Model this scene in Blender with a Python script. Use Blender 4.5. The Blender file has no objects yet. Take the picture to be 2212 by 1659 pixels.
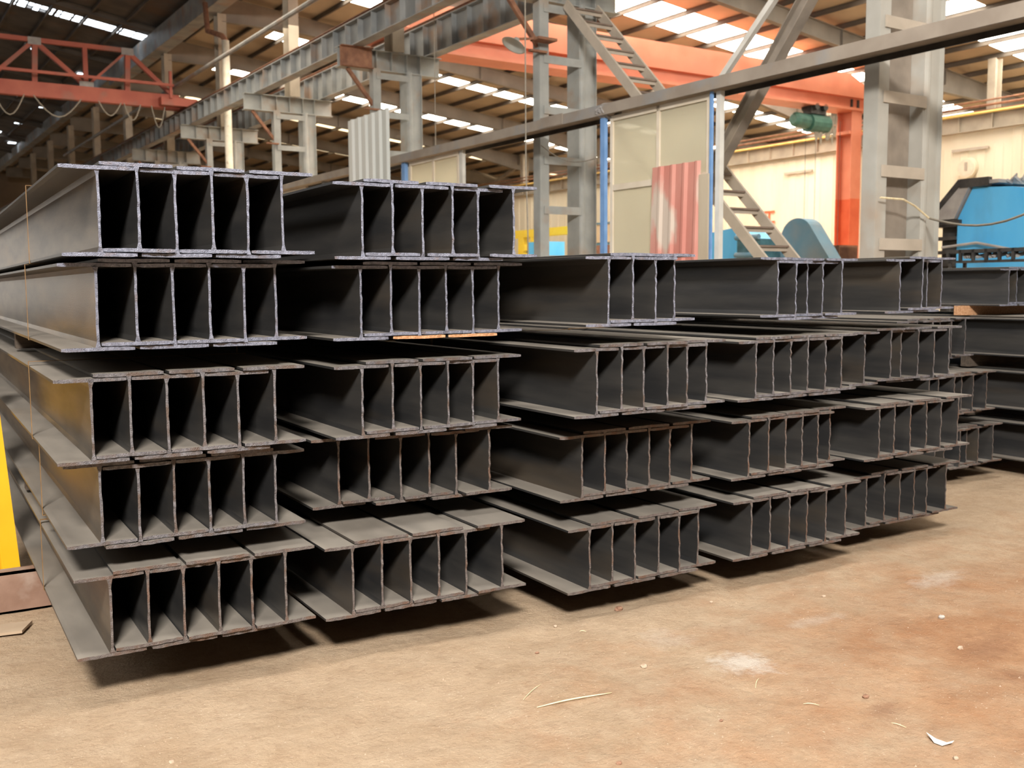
import bpy, math, random
import numpy as np
from mathutils import Matrix, Vector

# ------------------------------------------------------------------ camera
SC = bpy.context.scene
COL = SC.collection
CH = 1.97                       # eye height above the dirt floor
FPX = 2181.5
YAW, PITCH, ROLL = math.radians(30.7466), math.radians(5.4881), math.radians(-0.3705)
HALL = math.radians(2.4911)     # the hall is turned this much against the beam piles
_cy, _sy, _cp, _sp = math.cos(YAW), math.sin(YAW), math.cos(PITCH), math.sin(PITCH)
_f = Vector((_sy*_cp, _cy*_cp, -_sp)); _r0 = Vector((_cy, -_sy, 0)); _u0 = _r0.cross(_f)
_r = math.cos(ROLL)*_r0 + math.sin(ROLL)*_u0
_u = -math.sin(ROLL)*_r0 + math.cos(ROLL)*_u0
cam_d = bpy.data.cameras.new('camera'); cam = bpy.data.objects.new('camera', cam_d); COL.objects.link(cam)
cam.matrix_world = Matrix(((_r.x, _u.x, -_f.x, 0), (_r.y, _u.y, -_f.y, 0), (_r.z, _u.z, -_f.z, CH), (0, 0, 0, 1)))
cam_d.sensor_width = 36; cam_d.sensor_fit = 'HORIZONTAL'; cam_d.lens = FPX*36/2212
cam_d.clip_end = 600; cam_d.clip_start = 0.05
cam_d.dof.use_dof = True; cam_d.dof.focus_distance = 5.3; cam_d.dof.aperture_fstop = 3.4
SC.camera = cam

# ------------------------------------------------------------------ light and exposure
SC.view_settings.view_transform = 'Standard'; SC.view_settings.look = 'None'
SC.view_settings.gamma = 1.0; SC.view_settings.use_curve_mapping = False
SC.view_settings.exposure = 0.0
SC.cycles.max_bounces = 8; SC.cycles.diffuse_bounces = 4; SC.cycles.glossy_bounces = 3
SC.cycles.sample_clamp_indirect = 6.0
SC.cycles.use_denoising = True
w = bpy.data.worlds.new('sky'); SC.world = w; w.use_nodes = True
wb = w.node_tree.nodes['Background']
wb.inputs[0].default_value = (0.93, 0.96, 1.0, 1); wb.inputs[1].default_value = 0.6

def area(name, loc, target, sx, sy, power, color):
    l = bpy.data.lights.new(name, 'AREA'); l.shape = 'RECTANGLE'; l.size = sx; l.size_y = sy
    l.energy = power; l.color = color
    o = bpy.data.objects.new(name, l); COL.objects.link(o)
    o.location = loc
    o.rotation_euler = (Vector(target)-Vector(loc)).to_track_quat('-Z', 'Y').to_euler()
    return o
# daylight through the open roof strip and the wide door behind the photographer
area('daylight_door', (-4.0, -7.0, 11.0), (3.5, 5.0, 1.0), 3.0, 2.0, 6200, (1.0, 0.95, 0.88))
area('daylight_roof_strip', (3.2, 2.6, 12.5), (3.4, 4.0, 0.0), 9.0, 2.0, 1200, (1.0, 0.96, 0.90))
area('daylight_side', (-9.0, 14.0, 7.0), (1.0, 9.0, 1.5), 12.0, 4.0, 500, (1.0, 0.97, 0.92))
# daylight falling through the long skylights over the second bay
area('daylight_bay', (26.0, 32.0, 10.6), (26.1, 32.0, 0.0), 9.0, 44.0, 4500, (1.0, 0.90, 0.74))

# ------------------------------------------------------------------ helpers
rnd = random.Random(11)
def HV(p):                       # hall coordinates -> world
    c, s = math.cos(HALL), math.sin(HALL)
    return Vector((p[0]*c - p[1]*s, p[0]*s + p[1]*c, p[2]))

class MB:
    """collects faces, then links them as ONE mesh object"""
    def __init__(self): self.v = []; self.f = []; self.m = []
    def add(self, vs, fs, mi=0):
        n = len(self.v); self.v += [tuple(q) for q in vs]
        for q in fs: self.f.append([n+i for i in q]); self.m.append(mi)
        return self
    def box(self, x0, x1, y0, y1, z0, z1, mi=0):
        vs = [(x0,y0,z0),(x1,y0,z0),(x1,y1,z0),(x0,y1,z0),(x0,y0,z1),(x1,y0,z1),(x1,y1,z1),(x0,y1,z1)]
        return self.add(vs, [(0,3,2,1),(4,5,6,7),(0,1,5,4),(1,2,6,5),(2,3,7,6),(3,0,4,7)], mi)
    def bar(self, a, b, w, h, up=(0,0,1), mi=0):
        a = Vector(a); b = Vector(b); d = (b-a).normalized(); up = Vector(up)
        s = d.cross(up)
        if s.length < 1e-4: s = d.cross(Vector((0,1,0)))
        s.normalize(); t = s.cross(d).normalized()
        vs = []
        for p in (a, b):
            for i, j in ((-1,-1),(1,-1),(1,1),(-1,1)): vs.append(p + s*(i*w/2) + t*(j*h/2))
        return self.add(vs, [(0,1,2,3),(7,6,5,4),(0,4,5,1),(1,5,6,2),(2,6,7,3),(3,7,4,0)], mi)
    def ibeam(self, a, b, h, w, tf=.02, tw=.014, up=(0,0,1), mi=0):
        a = Vector(a); b = Vector(b); d = (b-a).normalized(); up = Vector(up)
        s = d.cross(up).normalized(); t = s.cross(d).normalized()
        pr = [(-w/2,-h/2),(w/2,-h/2),(w/2,-h/2+tf),(tw/2,-h/2+tf),(tw/2,h/2-tf),(w/2,h/2-tf),(w/2,h/2),(-w/2,h/2),(-w/2,h/2-tf),(-tw/2,h/2-tf),(-tw/2,-h/2+tf),(-w/2,-h/2+tf)]
        vs = [p + s*i + t*j for p in (a, b) for i, j in pr]; n = 12
        fs = [(i, i+n, (i+1)%n+n, (i+1)%n) for i in range(n)]
        for o in (0, n):
            for q in ((0,1,2,3,10,11),(3,4,9,10),(4,5,6,7,8,9)):
                q = tuple(o+i for i in q); fs.append(q if o == 0 else q[::-1])
        return self.add(vs, fs, mi)
    def tube(self, pts, r, n=8, mi=0, cap=True):
        pts = [Vector(p) for p in pts]; rings = []; m = len(pts)
        ref = Vector((0,0,1))
        d0 = (pts[1]-pts[0]).normalized()
        if abs(d0.z) > .9: ref = Vector((0,1,0))
        vs = []
        for i, p in enumerate(pts):
            d = (pts[min(i+1,m-1)]-pts[max(i-1,0)]).normalized()
            s = d.cross(ref)
            if s.length < 1e-3: s = d.cross(Vector((1,0,0)))
            s.normalize(); t = s.cross(d)
            rr = r[i] if isinstance(r, (list, tuple)) else r
            for k in range(n):
                a = 2*math.pi*k/n; vs.append(p + s*math.cos(a)*rr + t*math.sin(a)*rr)
        fs = [(i*n+k, i*n+(k+1)%n, (i+1)*n+(k+1)%n, (i+1)*n+k) for i in range(m-1) for k in range(n)]
        if cap: fs += [tuple(range(n))[::-1], tuple((m-1)*n+k for k in range(n))]
        return self.add(vs, fs, mi)
    def prism(self, poly, axis, a0, a1, mi=0):
        """polygon in the two other axes, extruded along axis from a0 to a1"""
        def P(q, a):
            return {'x': (a, q[0], q[1]), 'y': (q[0], a, q[1]), 'z': (q[0], q[1], a)}[axis]
        n = len(poly); vs = [P(q, a0) for q in poly] + [P(q, a1) for q in poly]
        fs = [(i, (i+1)%n, (i+1)%n+n, i+n) for i in range(n)] + [tuple(range(n))[::-1], tuple(range(n, 2*n))]
        return self.add(vs, fs, mi)
    def build(self, name, mat, parent=None, base=(0,0,0), frame='h', smooth=False):
        """base = the thing's base in its own frame; vertices are given in that frame's absolute coordinates"""
        bx, by, bz = base
        me = bpy.data.meshes.new(name)
        me.from_pydata([(x-bx, y-by, z-bz) for x, y, z in self.v], [], self.f)
        for m in (mat if isinstance(mat, (list, tuple)) else [mat]): me.materials.append(m)
        if any(self.m): me.polygons.foreach_set('material_index', self.m)
        if smooth: me.polygons.foreach_set('use_smooth', [True]*len(self.f))
        me.update()
        o = bpy.data.objects.new(name, me); COL.objects.link(o)
        if parent is not None: o.parent = parent
        else:
            o.location = HV(base) if frame == 'h' else base
            o.rotation_euler = (0, 0, HALL if frame == 'h' else 0)
        return o

def fixnormals(o):
    import bmesh
    bm = bmesh.new(); bm.from_mesh(o.data); bmesh.ops.recalc_face_normals(bm, faces=bm.faces); bm.to_mesh(o.data); bm.free()
    return o
def tag(o, label, cat, group=None, kind='thing'):
    o['label'] = label; o['category'] = cat
    if group: o['group'] = group
    if kind: o['kind'] = kind
    return o
def thing(name, label, cat, base, frame='h', group=None):
    o = bpy.data.objects.new(name, None); COL.objects.link(o); o.empty_display_size = .2
    o.location = HV(base) if frame == 'h' else base
    o.rotation_euler = (0, 0, HALL if frame == 'h' else 0)
    return tag(o, label, cat, group)
def struct(o): o['kind'] = 'structure'; return o

# ------------------------------------------------------------------ materials
def mat(name, c1, c2=None, scale=4.0, rough=.7, metal=0.0, bump=0.0, bscale=60.0, detail=6, stretch=None, c3=None, s3=1.0, t3=(.55,.7), dust=None, coord='Object', spec=.5, randomize=False):
    m = bpy.data.materials.new(name); m.use_nodes = True; nt = m.node_tree; N = nt.nodes; L = nt.links
    b = N['Principled BSDF']; b.inputs['Roughness'].default_value = rough; b.inputs['Metallic'].default_value = metal
    b.inputs['Specular IOR Level'].default_value = spec
    tc = N.new('ShaderNodeTexCoord'); vec = tc.outputs[coord]
    if randomize:
        oi = N.new('ShaderNodeObjectInfo'); ad = N.new('ShaderNodeVectorMath'); ad.operation = 'ADD'
        mu = N.new('ShaderNodeMath'); mu.operation = 'MULTIPLY'; mu.inputs[1].default_value = 37.0
        L.new(oi.outputs['Random'], mu.inputs[0]); L.new(vec, ad.inputs[0]); L.new(mu.outputs[0], ad.inputs[1]); vec = ad.outputs[0]
    if stretch:
        mp = N.new('ShaderNodeMapping'); mp.inputs['Scale'].default_value = stretch; L.new(vec, mp.inputs[0]); vec = mp.outputs[0]
    col = None
    if c2 is None:
        b.inputs['Base Color'].default_value = (*c1, 1)
    else:
        nz = N.new('ShaderNodeTexNoise'); nz.inputs['Scale'].default_value = scale; nz.inputs['Detail'].default_value = detail
        L.new(vec, nz.inputs['Vector'])
        rp = N.new('ShaderNodeValToRGB'); rp.color_ramp.elements[0].color = (*c1, 1); rp.color_ramp.elements[1].color = (*c2, 1)
        rp.color_ramp.elements[0].position = .35; rp.color_ramp.elements[1].position = .65
        L.new(nz.outputs[0], rp.inputs[0]); col = rp.outputs[0]
        if c3 is not None:
            n3 = N.new('ShaderNodeTexNoise'); n3.inputs['Scale'].default_value = s3; n3.inputs['Detail'].default_value = 7
            a3 = N.new('ShaderNodeVectorMath'); a3.operation = 'ADD'; a3.inputs[1].default_value = (7.3, 3.1, 5.7)
            L.new(vec, a3.inputs[0]); L.new(a3.outputs[0], n3.inputs['Vector'])
            r3 = N.new('ShaderNodeValToRGB'); r3.color_ramp.elements[0].position = t3[0]; r3.color_ramp.elements[1].position = t3[1]
            L.new(n3.outputs[0], r3.inputs[0])
            mx = N.new('ShaderNodeMixRGB'); L.new(r3.outputs[0], mx.inputs[0]); L.new(col, mx.inputs[1]); mx.inputs[2].default_value = (*c3, 1)
            col = mx.outputs[0]
        L.new(col, b.inputs['Base Color'])
    if dust is not None:            # dust that has settled on faces looking up
        g = N.new('ShaderNodeNewGeometry'); sp = N.new('ShaderNodeSeparateXYZ'); L.new(g.outputs['True Normal'], sp.inputs[0])
        rr = N.new('ShaderNodeMapRange'); rr.inputs[1].default_value = .6; rr.inputs[2].default_value = .95
        L.new(sp.outputs[2], rr.inputs[0])
        dn = N.new('ShaderNodeTexNoise'); dn.inputs['Scale'].default_value = 5; dn.inputs['Detail'].default_value = 8; L.new(vec, dn.inputs['Vector'])
        dr = N.new('ShaderNodeMapRange'); dr.inputs[1].default_value = .3; dr.inputs[2].default_value = .7; dr.inputs[3].default_value = .6; dr.inputs[4].default_value = 1.0
        L.new(dn.outputs[0], dr.inputs[0])
        mm = N.new('ShaderNodeMath'); mm.operation = 'MULTIPLY'; L.new(rr.outputs[0], mm.inputs[0]); L.new(dr.outputs[0], mm.inputs[1])
        mx = N.new('ShaderNodeMixRGB'); L.new(mm.outputs[0], mx.inputs[0])
        if col is not None: L.new(col, mx.inputs[1])
        else: mx.inputs[1].default_value = (*c1, 1)
        mx.inputs[2].default_value = (*dust, 1); L.new(mx.outputs[0], b.inputs['Base Color'])
        r2 = N.new('ShaderNodeMapRange'); r2.inputs[3].default_value = rough; r2.inputs[4].default_value = .85
        L.new(mm.outputs[0], r2.inputs[0]); L.new(r2.outputs[0], b.inputs['Roughness'])
        m2 = N.new('ShaderNodeMapRange'); m2.inputs[3].default_value = metal; m2.inputs[4].default_value = 0.0
        L.new(mm.outputs[0], m2.inputs[0]); L.new(m2.outputs[0], b.inputs['Metallic'])
    if bump:
        bn = N.new('ShaderNodeTexNoise'); bn.inputs['Scale'].default_value = bscale; bn.inputs['Detail'].default_value = 6; L.new(vec, bn.inputs['Vector'])
        bp = N.new('ShaderNodeBump'); bp.inputs['Strength'].default_value = bump; bp.inputs['Distance'].default_value = .01
        L.new(bn.outputs[0], bp.inputs['Height']); L.new(bp.outputs[0], b.inputs['Normal'])
    return m
def emit(name, c, s):
    m = bpy.data.materials.new(name); m.use_nodes = True; N = m.node_tree.nodes
    b = N['Principled BSDF']; b.inputs['Base Color'].default_value = (.8,.8,.75,1)
    b.inputs['Emission Color'].default_value = (*c, 1); b.inputs['Emission Strength'].default_value = s
    return m

M = {}
DUST = (.215, .19, .16)
M['steel'] = mat('dark_mill_scale_steel', (.050,.050,.052), (.092,.088,.084), 3.0, rough=.40, metal=.55, stretch=(1,.35,3), c3=(.135,.105,.075), s3=.9, t3=(.58,.80), dust=DUST, bump=.05, randomize=True)
M['steel_brown'] = mat('brown_tinted_mill_scale_steel', (.050,.042,.034), (.150,.12,.09), 3.2, rough=.36, metal=.5, stretch=(1,.5,3), c3=(.19,.12,.06), s3=1.1, t3=(.50,.72), dust=DUST, bump=.05, randomize=True)
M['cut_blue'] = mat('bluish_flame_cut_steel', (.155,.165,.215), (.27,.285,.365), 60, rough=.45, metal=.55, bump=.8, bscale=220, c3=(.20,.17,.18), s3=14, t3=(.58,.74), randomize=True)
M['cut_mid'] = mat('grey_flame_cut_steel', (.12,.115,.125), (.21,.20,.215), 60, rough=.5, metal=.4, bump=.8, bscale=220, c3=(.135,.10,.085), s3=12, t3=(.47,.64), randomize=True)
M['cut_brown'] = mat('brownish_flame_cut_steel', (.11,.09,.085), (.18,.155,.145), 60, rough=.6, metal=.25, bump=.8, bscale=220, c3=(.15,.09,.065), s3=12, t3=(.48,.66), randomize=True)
M['cut_rust'] = mat('orange_rusted_flange_edge', (.42,.20,.09), (.62,.36,.20), 60, rough=.8, bump=.8, bscale=200)
M['strap'] = mat('rusty_steel_strap', (.36,.21,.08), (.22,.12,.05), 20, rough=.6, metal=.3)
M['timber'] = mat('dark_timber', (.055,.042,.032), (.10,.075,.055), 8, rough=.9, stretch=(1,6,6), bump=.3)
M['rust_plate'] = mat('brown_rusted_steel', (.23,.135,.095), (.30,.19,.14), 5, rough=.65, metal=.2, c3=(.38,.30,.25), s3=3, bump=.1)
M['grey'] = mat('grey_painted_steel', (.31,.32,.305), (.39,.395,.375), 2.5, rough=.6, c3=(.35,.27,.20), s3=1.6, t3=(.55,.75), bump=.05)
M['greydark'] = mat('old_grey_steel', (.17,.165,.155), (.26,.245,.225), 2.0, rough=.6, c3=(.27,.16,.10), s3=1.2, t3=(.55,.75))
M['girder'] = mat('grey_runway_steel', (.22,.235,.24), (.35,.35,.34), 1.5, rough=.55, c3=(.33,.20,.12), s3=1.0, t3=(.52,.70), bump=.05)
M['rust'] = mat('rust_brown_steel', (.20,.09,.055), (.33,.16,.09), 5, rough=.8, bump=.2)
M['rail'] = mat('brown_grey_steel_rail', (.30,.25,.205), (.38,.325,.27), 2.0, rough=.55, metal=.1, dust=(.42,.35,.28), c3=(.30,.30,.30), s3=1.5)
M['taupe'] = mat('taupe_primer_steel', (.44,.38,.31), (.52,.45,.37), 3, rough=.7)
M['brace'] = mat('grey_brown_steel_brace', (.24,.205,.17), (.33,.28,.23), 3, rough=.7)
M['tread'] = mat('brown_stair_tread', (.17,.12,.095), (.24,.18,.14), 5, rough=.8)
M['red'] = mat('orange_red_crane_paint', (.62,.195,.11), (.70,.245,.145), 1.2, rough=.5, c3=(.60,.20,.12), s3=.8, t3=(.5,.8))
M['reddeep'] = mat('deep_red_crane_paint', (.58,.09,.03), (.66,.13,.05), 1.5, rough=.45)
M['redold'] = mat('faded_red_crane_paint', (.42,.105,.07), (.50,.14,.09), 1.5, rough=.6, c3=(.36,.16,.12), s3=1.2)
M['wallcream'] = mat('cream_corrugated_cladding', (.80,.72,.56), (.84,.77,.62), .8, rough=.8, stretch=(1,1,.25), c3=(.70,.60,.46), s3=.5, t3=(.6,.85))
M['concrete'] = mat('grey_tan_beam', (.34,.29,.23), (.44,.38,.30), 1.5, rough=.85)
M['tanroof'] = mat('tan_roof_sheet', (.36,.275,.19), (.46,.365,.26), .35, rough=.9, c3=(.30,.22,.15), s3=.3)
M['darkroof'] = mat('dark_old_roof_sheet', (.085,.075,.066), (.17,.145,.125), .8, rough=.7, metal=.1, c3=(.17,.105,.065), s3=.5)
M['dimwall'] = mat('dim_plaster_wall', (.16,.14,.12), (.2,.18,.15), .5, rough=.9)
M['rafter'] = mat('grey_brown_rafter', (.19,.165,.14), (.26,.23,.195), 1.0, rough=.8)
M['purlin'] = mat('dark_purlin', (.095,.075,.06), (.14,.115,.09), 1.0, rough=.8)
M['glow'] = emit('translucent_skylight', (1.0, .93, .80), 15.0)
M['glowcool'] = emit('roof_gap_daylight', (.80, .90, 1.0), 6.0)
M['doorglow'] = emit('daylight_in_far_door', (1.0, .93, .84), 3.0)
M['glowdim'] = emit('far_skylight', (1.0, .80, .50), 2.5)
M['cream'] = mat('cream_window_frame', (.74,.64,.50), (.80,.71,.58), 4, rough=.6)
M['blue'] = mat('blue_post_paint', (.16,.32,.62), (.22,.40,.72), 4, rough=.5)
M['white'] = mat('off_white_post', (.62,.60,.55), (.72,.70,.65), 4, rough=.7)
M['pipe'] = mat('cream_rain_pipe', (.74,.66,.52), (.82,.76,.64), 6, rough=.6, c3=(.45,.34,.24), s3=7, t3=(.62,.72))
M['bluemach'] = mat('bright_blue_machine_paint', (.08,.46,.90), (.13,.54,.95), 1.2, rough=.45, c3=(.10,.30,.55), s3=1.0, t3=(.55,.8), stretch=(1,1,.4))
M['blueold'] = mat('dusty_blue_guard_paint', (.10,.27,.40), (.20,.33,.42), 1.2, rough=.6, c3=(.26,.30,.31), s3=1.0, t3=(.45,.75))
M['black'] = mat('black_grimy_steel_and_shade', (.022,.02,.02), (.06,.055,.05), 4, rough=.5)
M['greymetal'] = mat('worn_grey_metal', (.30,.28,.27), (.42,.40,.38), 3, rough=.5)
M['green'] = mat('green_hoist_paint', (.03,.10,.08), (.06,.17,.13), 3, rough=.45)
M['yellow'] = mat('yellow_paint', (.74,.38,.008), (.78,.43,.012), 3, rough=.4)
M['yellowold'] = mat('dusty_yellow_pipe', (.66,.44,.10), (.74,.52,.18), 3, rough=.6)
M['cable'] = mat('pale_cable', (.30,.27,.22), (.38,.34,.28), 10, rough=.8)
M['darkcable'] = mat('dark_cable', (.05,.045,.04), (.08,.07,.06), 10, rough=.7)
M['lamp'] = mat('grey_enamel_shade', (.50,.52,.48), (.60,.61,.57), 5, rough=.35)
M['letter'] = mat('red_painted_character', (.80,.13,.05), (.85,.2,.1), 8, rough=.7)
M['signdark'] = mat('dark_sign_character', (.10,.07,.05), (.14,.1,.07), 8, rough=.7)
M['stone'] = mat('pale_brown_stone', (.34,.24,.165), (.46,.35,.26), 20, rough=.9, bump=.5)
M['stonedark'] = mat('dark_reddish_clod', (.20,.10,.06), (.30,.17,.11), 20, rough=.9, bump=.5)
M['straw'] = mat('dry_straw', (.72,.58,.34), (.85,.74,.5), 20, rough=.8)
M['paper'] = mat('white_paper_scrap', (.85,.83,.78), (.92,.9,.86), 20, rough=.7)
M['yellowlight'] = mat('light_yellow_machine_paint', (.90,.66,.05), (.92,.70,.08), 3, rough=.5)
M['lime'] = mat('pale_grey_rubble', (.36,.33,.30), (.46,.42,.38), 30, rough=.9, bump=.5)
M['grey_warm'] = mat('warm_grey_painted_steel', (.40,.385,.345), (.47,.46,.42), 1.8, rough=.65, c3=(.40,.32,.25), s3=1.3, t3=(.52,.75))
M['board'] = mat('dusty_plywood', (.34,.25,.17), (.41,.31,.215), 5, rough=.9)
M['teal'] = mat('dark_teal_machine_paint', (.04,.12,.15), (.09,.22,.27), 4, rough=.5)

def frosted():
    m = bpy.data.materials.new('frosted_dusty_glass'); m.use_nodes = True; N = m.node_tree.nodes; L = m.node_tree.links
    b = N['Principled BSDF']; out = N['Material Output']
    tc = N.new('ShaderNodeTexCoord'); nz = N.new('ShaderNodeTexNoise'); nz.inputs['Scale'].default_value = 1.3; nz.inputs['Detail'].default_value = 6
    L.new(tc.outputs['Object'], nz.inputs['Vector'])
    rp = N.new('ShaderNodeValToRGB'); rp.color_ramp.elements[0].color = (.72,.68,.56,1); rp.color_ramp.elements[1].color = (.80,.76,.63,1)
    rp.color_ramp.elements[0].position = .3; rp.color_ramp.elements[1].position = .7
    L.new(nz.outputs[0], rp.inputs[0]); L.new(rp.outputs[0], b.inputs['Base Color'])
    b.inputs['Roughness'].default_value = .22
    tr = N.new('ShaderNodeBsdfTranslucent'); tr.inputs[0].default_value = (.88,.85,.72,1)
    tp = N.new('ShaderNodeBsdfTransparent'); tp.inputs[0].default_value = (.9,.9,.85,1)
    m1 = N.new('ShaderNodeMixShader'); m1.inputs[0].default_value = .58; L.new(b.outputs[0], m1.inputs[1]); L.new(tr.outputs[0], m1.inputs[2])
    m2 = N.new('ShaderNodeMixShader'); m2.inputs[0].default_value = .10; L.new(m1.outputs[0], m2.inputs[1]); L.new(tp.outputs[0], m2.inputs[2])
    L.new(m2.outputs[0], out.inputs[0]); return m
M['frost'] = frosted()

def redsheet():
    m = mat('faded_red_corrugated_sheet', (.62,.24,.19), (.72,.38,.31), 1.4, rough=.6, c3=(.66,.55,.46), s3=1.1, t3=(.56,.62), stretch=(1,1,.45))
    return m
M['redsheet'] = redsheet()
M['whitesheet'] = mat('galvanised_grey_white_sheet', (.76,.80,.77), (.86,.88,.85), 1.5, rough=.45, metal=.1, stretch=(1,1,.2), c3=(.42,.22,.10), s3=2.2, t3=(.72,.76))

def ground():
    m = bpy.data.materials.new('packed_dirt'); m.use_nodes = True; N = m.node_tree.nodes; L = m.node_tree.links
    b = N['Principled BSDF']; b.inputs['Roughness'].default_value = .95; b.inputs['Specular IOR Level'].default_value = .15
    g = N.new('ShaderNodeTexCoord'); P = g.outputs['Object']
    def noise(s, d=8, rough=.6, off=(0,0,0)):
        a = N.new('ShaderNodeVectorMath'); a.operation = 'ADD'; a.inputs[1].default_value = off; L.new(P, a.inputs[0])
        n = N.new('ShaderNodeTexNoise'); n.inputs['Scale'].default_value = s; n.inputs['Detail'].default_value = d; n.inputs['Roughness'].default_value = rough
        L.new(a.outputs[0], n.inputs['Vector']); return n.outputs[0]
    def ramp(src, a, b_, c0=(0,0,0,1), c1=(1,1,1,1)):
        r = N.new('ShaderNodeValToRGB'); r.color_ramp.elements[0].position = a; r.color_ramp.elements[1].position = b_
        r.color_ramp.elements[0].color = c0; r.color_ramp.elements[1].color = c1; L.new(src, r.inputs[0]); return r.outputs[0]
    def mix(f, c1, c2):
        x = N.new('ShaderNodeMixRGB')
        if isinstance(f, float): x.inputs[0].default_value = f
        else: L.new(f, x.inputs[0])
        for s, c in ((1, c1), (2, c2)):
            if isinstance(c, tuple): x.inputs[s].default_value = (*c, 1)
            else: L.new(c, x.inputs[s])
        return x.outputs[0]
    def near(x, y, rx, ry, rot, edge=.5, ns=2.2):
        # stain of its own shape lying at (x, y)
        mp = N.new('ShaderNodeMapping'); mp.vector_type = 'TEXTURE'; mp.inputs['Location'].default_value = (x, y, 0)
        mp.inputs['Rotation'].default_value = (0, 0, rot); mp.inputs['Scale'].default_value = (rx, ry, 9)
        L.new(P, mp.inputs[0]); ln = N.new('ShaderNodeVectorMath'); ln.operation = 'LENGTH'; L.new(mp.outputs[0], ln.inputs[0])
        nn = noise(ns*3, 8, .7, (x, y, 1)); ad = N.new('ShaderNodeMath'); ad.operation = 'MULTIPLY_ADD'; L.new(nn, ad.inputs[0]); ad.inputs[1].default_value = 3.4; ad.inputs[2].default_value = -1.7
        sm = N.new('ShaderNodeMath'); sm.operation = 'ADD'; L.new(ln.outputs['Value'], sm.inputs[0]); L.new(ad.outputs[0], sm.inputs[1])
        mr = N.new('ShaderNodeMapRange'); mr.inputs[1].default_value = 1.0+edge*.5; mr.inputs[2].default_value = 1.0-edge; L.new(sm.outputs[0], mr.inputs[0])
        return mr.outputs[0]
    col = mix(ramp(noise(.9), .3, .7), (.385,.27,.172), (.455,.335,.225))
    col = mix(ramp(noise(3.5, 8, .65, (3,1,0)), .35, .75), col, (.50,.38,.265))
    # reddish earth under and to the right of the piles
    red = near(5.2, 3.3, 2.4, 1.2, .25, .9, .8)
    col = mix(red, col, mix(ramp(noise(2.2, 8, .7, (9,2,0)), .35, .65), (.335,.17,.088), (.455,.27,.155)))
    for x, y, rx, ry, ro in ((5.0,3.3,.28,.12,.3), (4.72,2.95,.13,.08,0), (5.4,2.7,.2,.14,.8), (3.85,3.05,.10,.06,.2)):
        k = near(x, y, rx, ry, ro, .8, 5); h = N.new('ShaderNodeMath'); h.operation = 'MULTIPLY'; L.new(k, h.inputs[0]); h.inputs[1].default_value = .55
        col = mix(h.outputs[0], col, (.24,.12,.07))
    # pale powder spills
    for x, y, rx, ry, ro, a in ((3.66,3.80,.17,.12,-.5,.95), (5.85,4.25,.24,.11,.2,.5), (4.55,4.12,.22,.06,.1,.35), (3.55,4.30,.15,.12,0,.3)):
        k = near(x, y, rx, ry, ro, .7, 3); h = N.new('ShaderNodeMath'); h.operation = 'MULTIPLY'; L.new(k, h.inputs[0]); h.inputs[1].default_value = a
        col = mix(h.outputs[0], col, (.56,.49,.42))
    col = mix(ramp(noise(12, 10, .75, (5,5,0)), .50, .80), col, mix(.5, col, (.22,.13,.08)))
    # fine grit
    grit = ramp(noise(55, 3, .6, (1,7,0)), .60, .70)
    hg = N.new('ShaderNodeMath'); hg.operation = 'MULTIPLY'; L.new(grit, hg.inputs[0]); hg.inputs[1].default_value = .35
    col = mix(hg.outputs[0], col, (.28,.17,.10))
    grit2 = ramp(noise(70, 2, .6, (4,4,0)), .68, .73)
    hg2 = N.new('ShaderNodeMath'); hg2.operation = 'MULTIPLY'; L.new(grit2, hg2.inputs[0]); hg2.inputs[1].default_value = .5
    col = mix(hg2.outputs[0], col, (.80,.68,.54))
    L.new(col, b.inputs['Base Color'])
    h1 = N.new('ShaderNodeMath'); h1.operation = 'MULTIPLY_ADD'; L.new(noise(5, 10, .72), h1.inputs[0]); h1.inputs[1].default_value = 5.0
    L.new(noise(45, 6, .7), h1.inputs[2])
    bp = N.new('ShaderNodeBump'); bp.inputs['Strength'].default_value = .65; bp.inputs['Distance'].default_value = .018
    L.new(h1.outputs[0], bp.inputs['Height']); L.new(bp.outputs[0], b.inputs['Normal'])
    return m
M['ground'] = ground()

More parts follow.
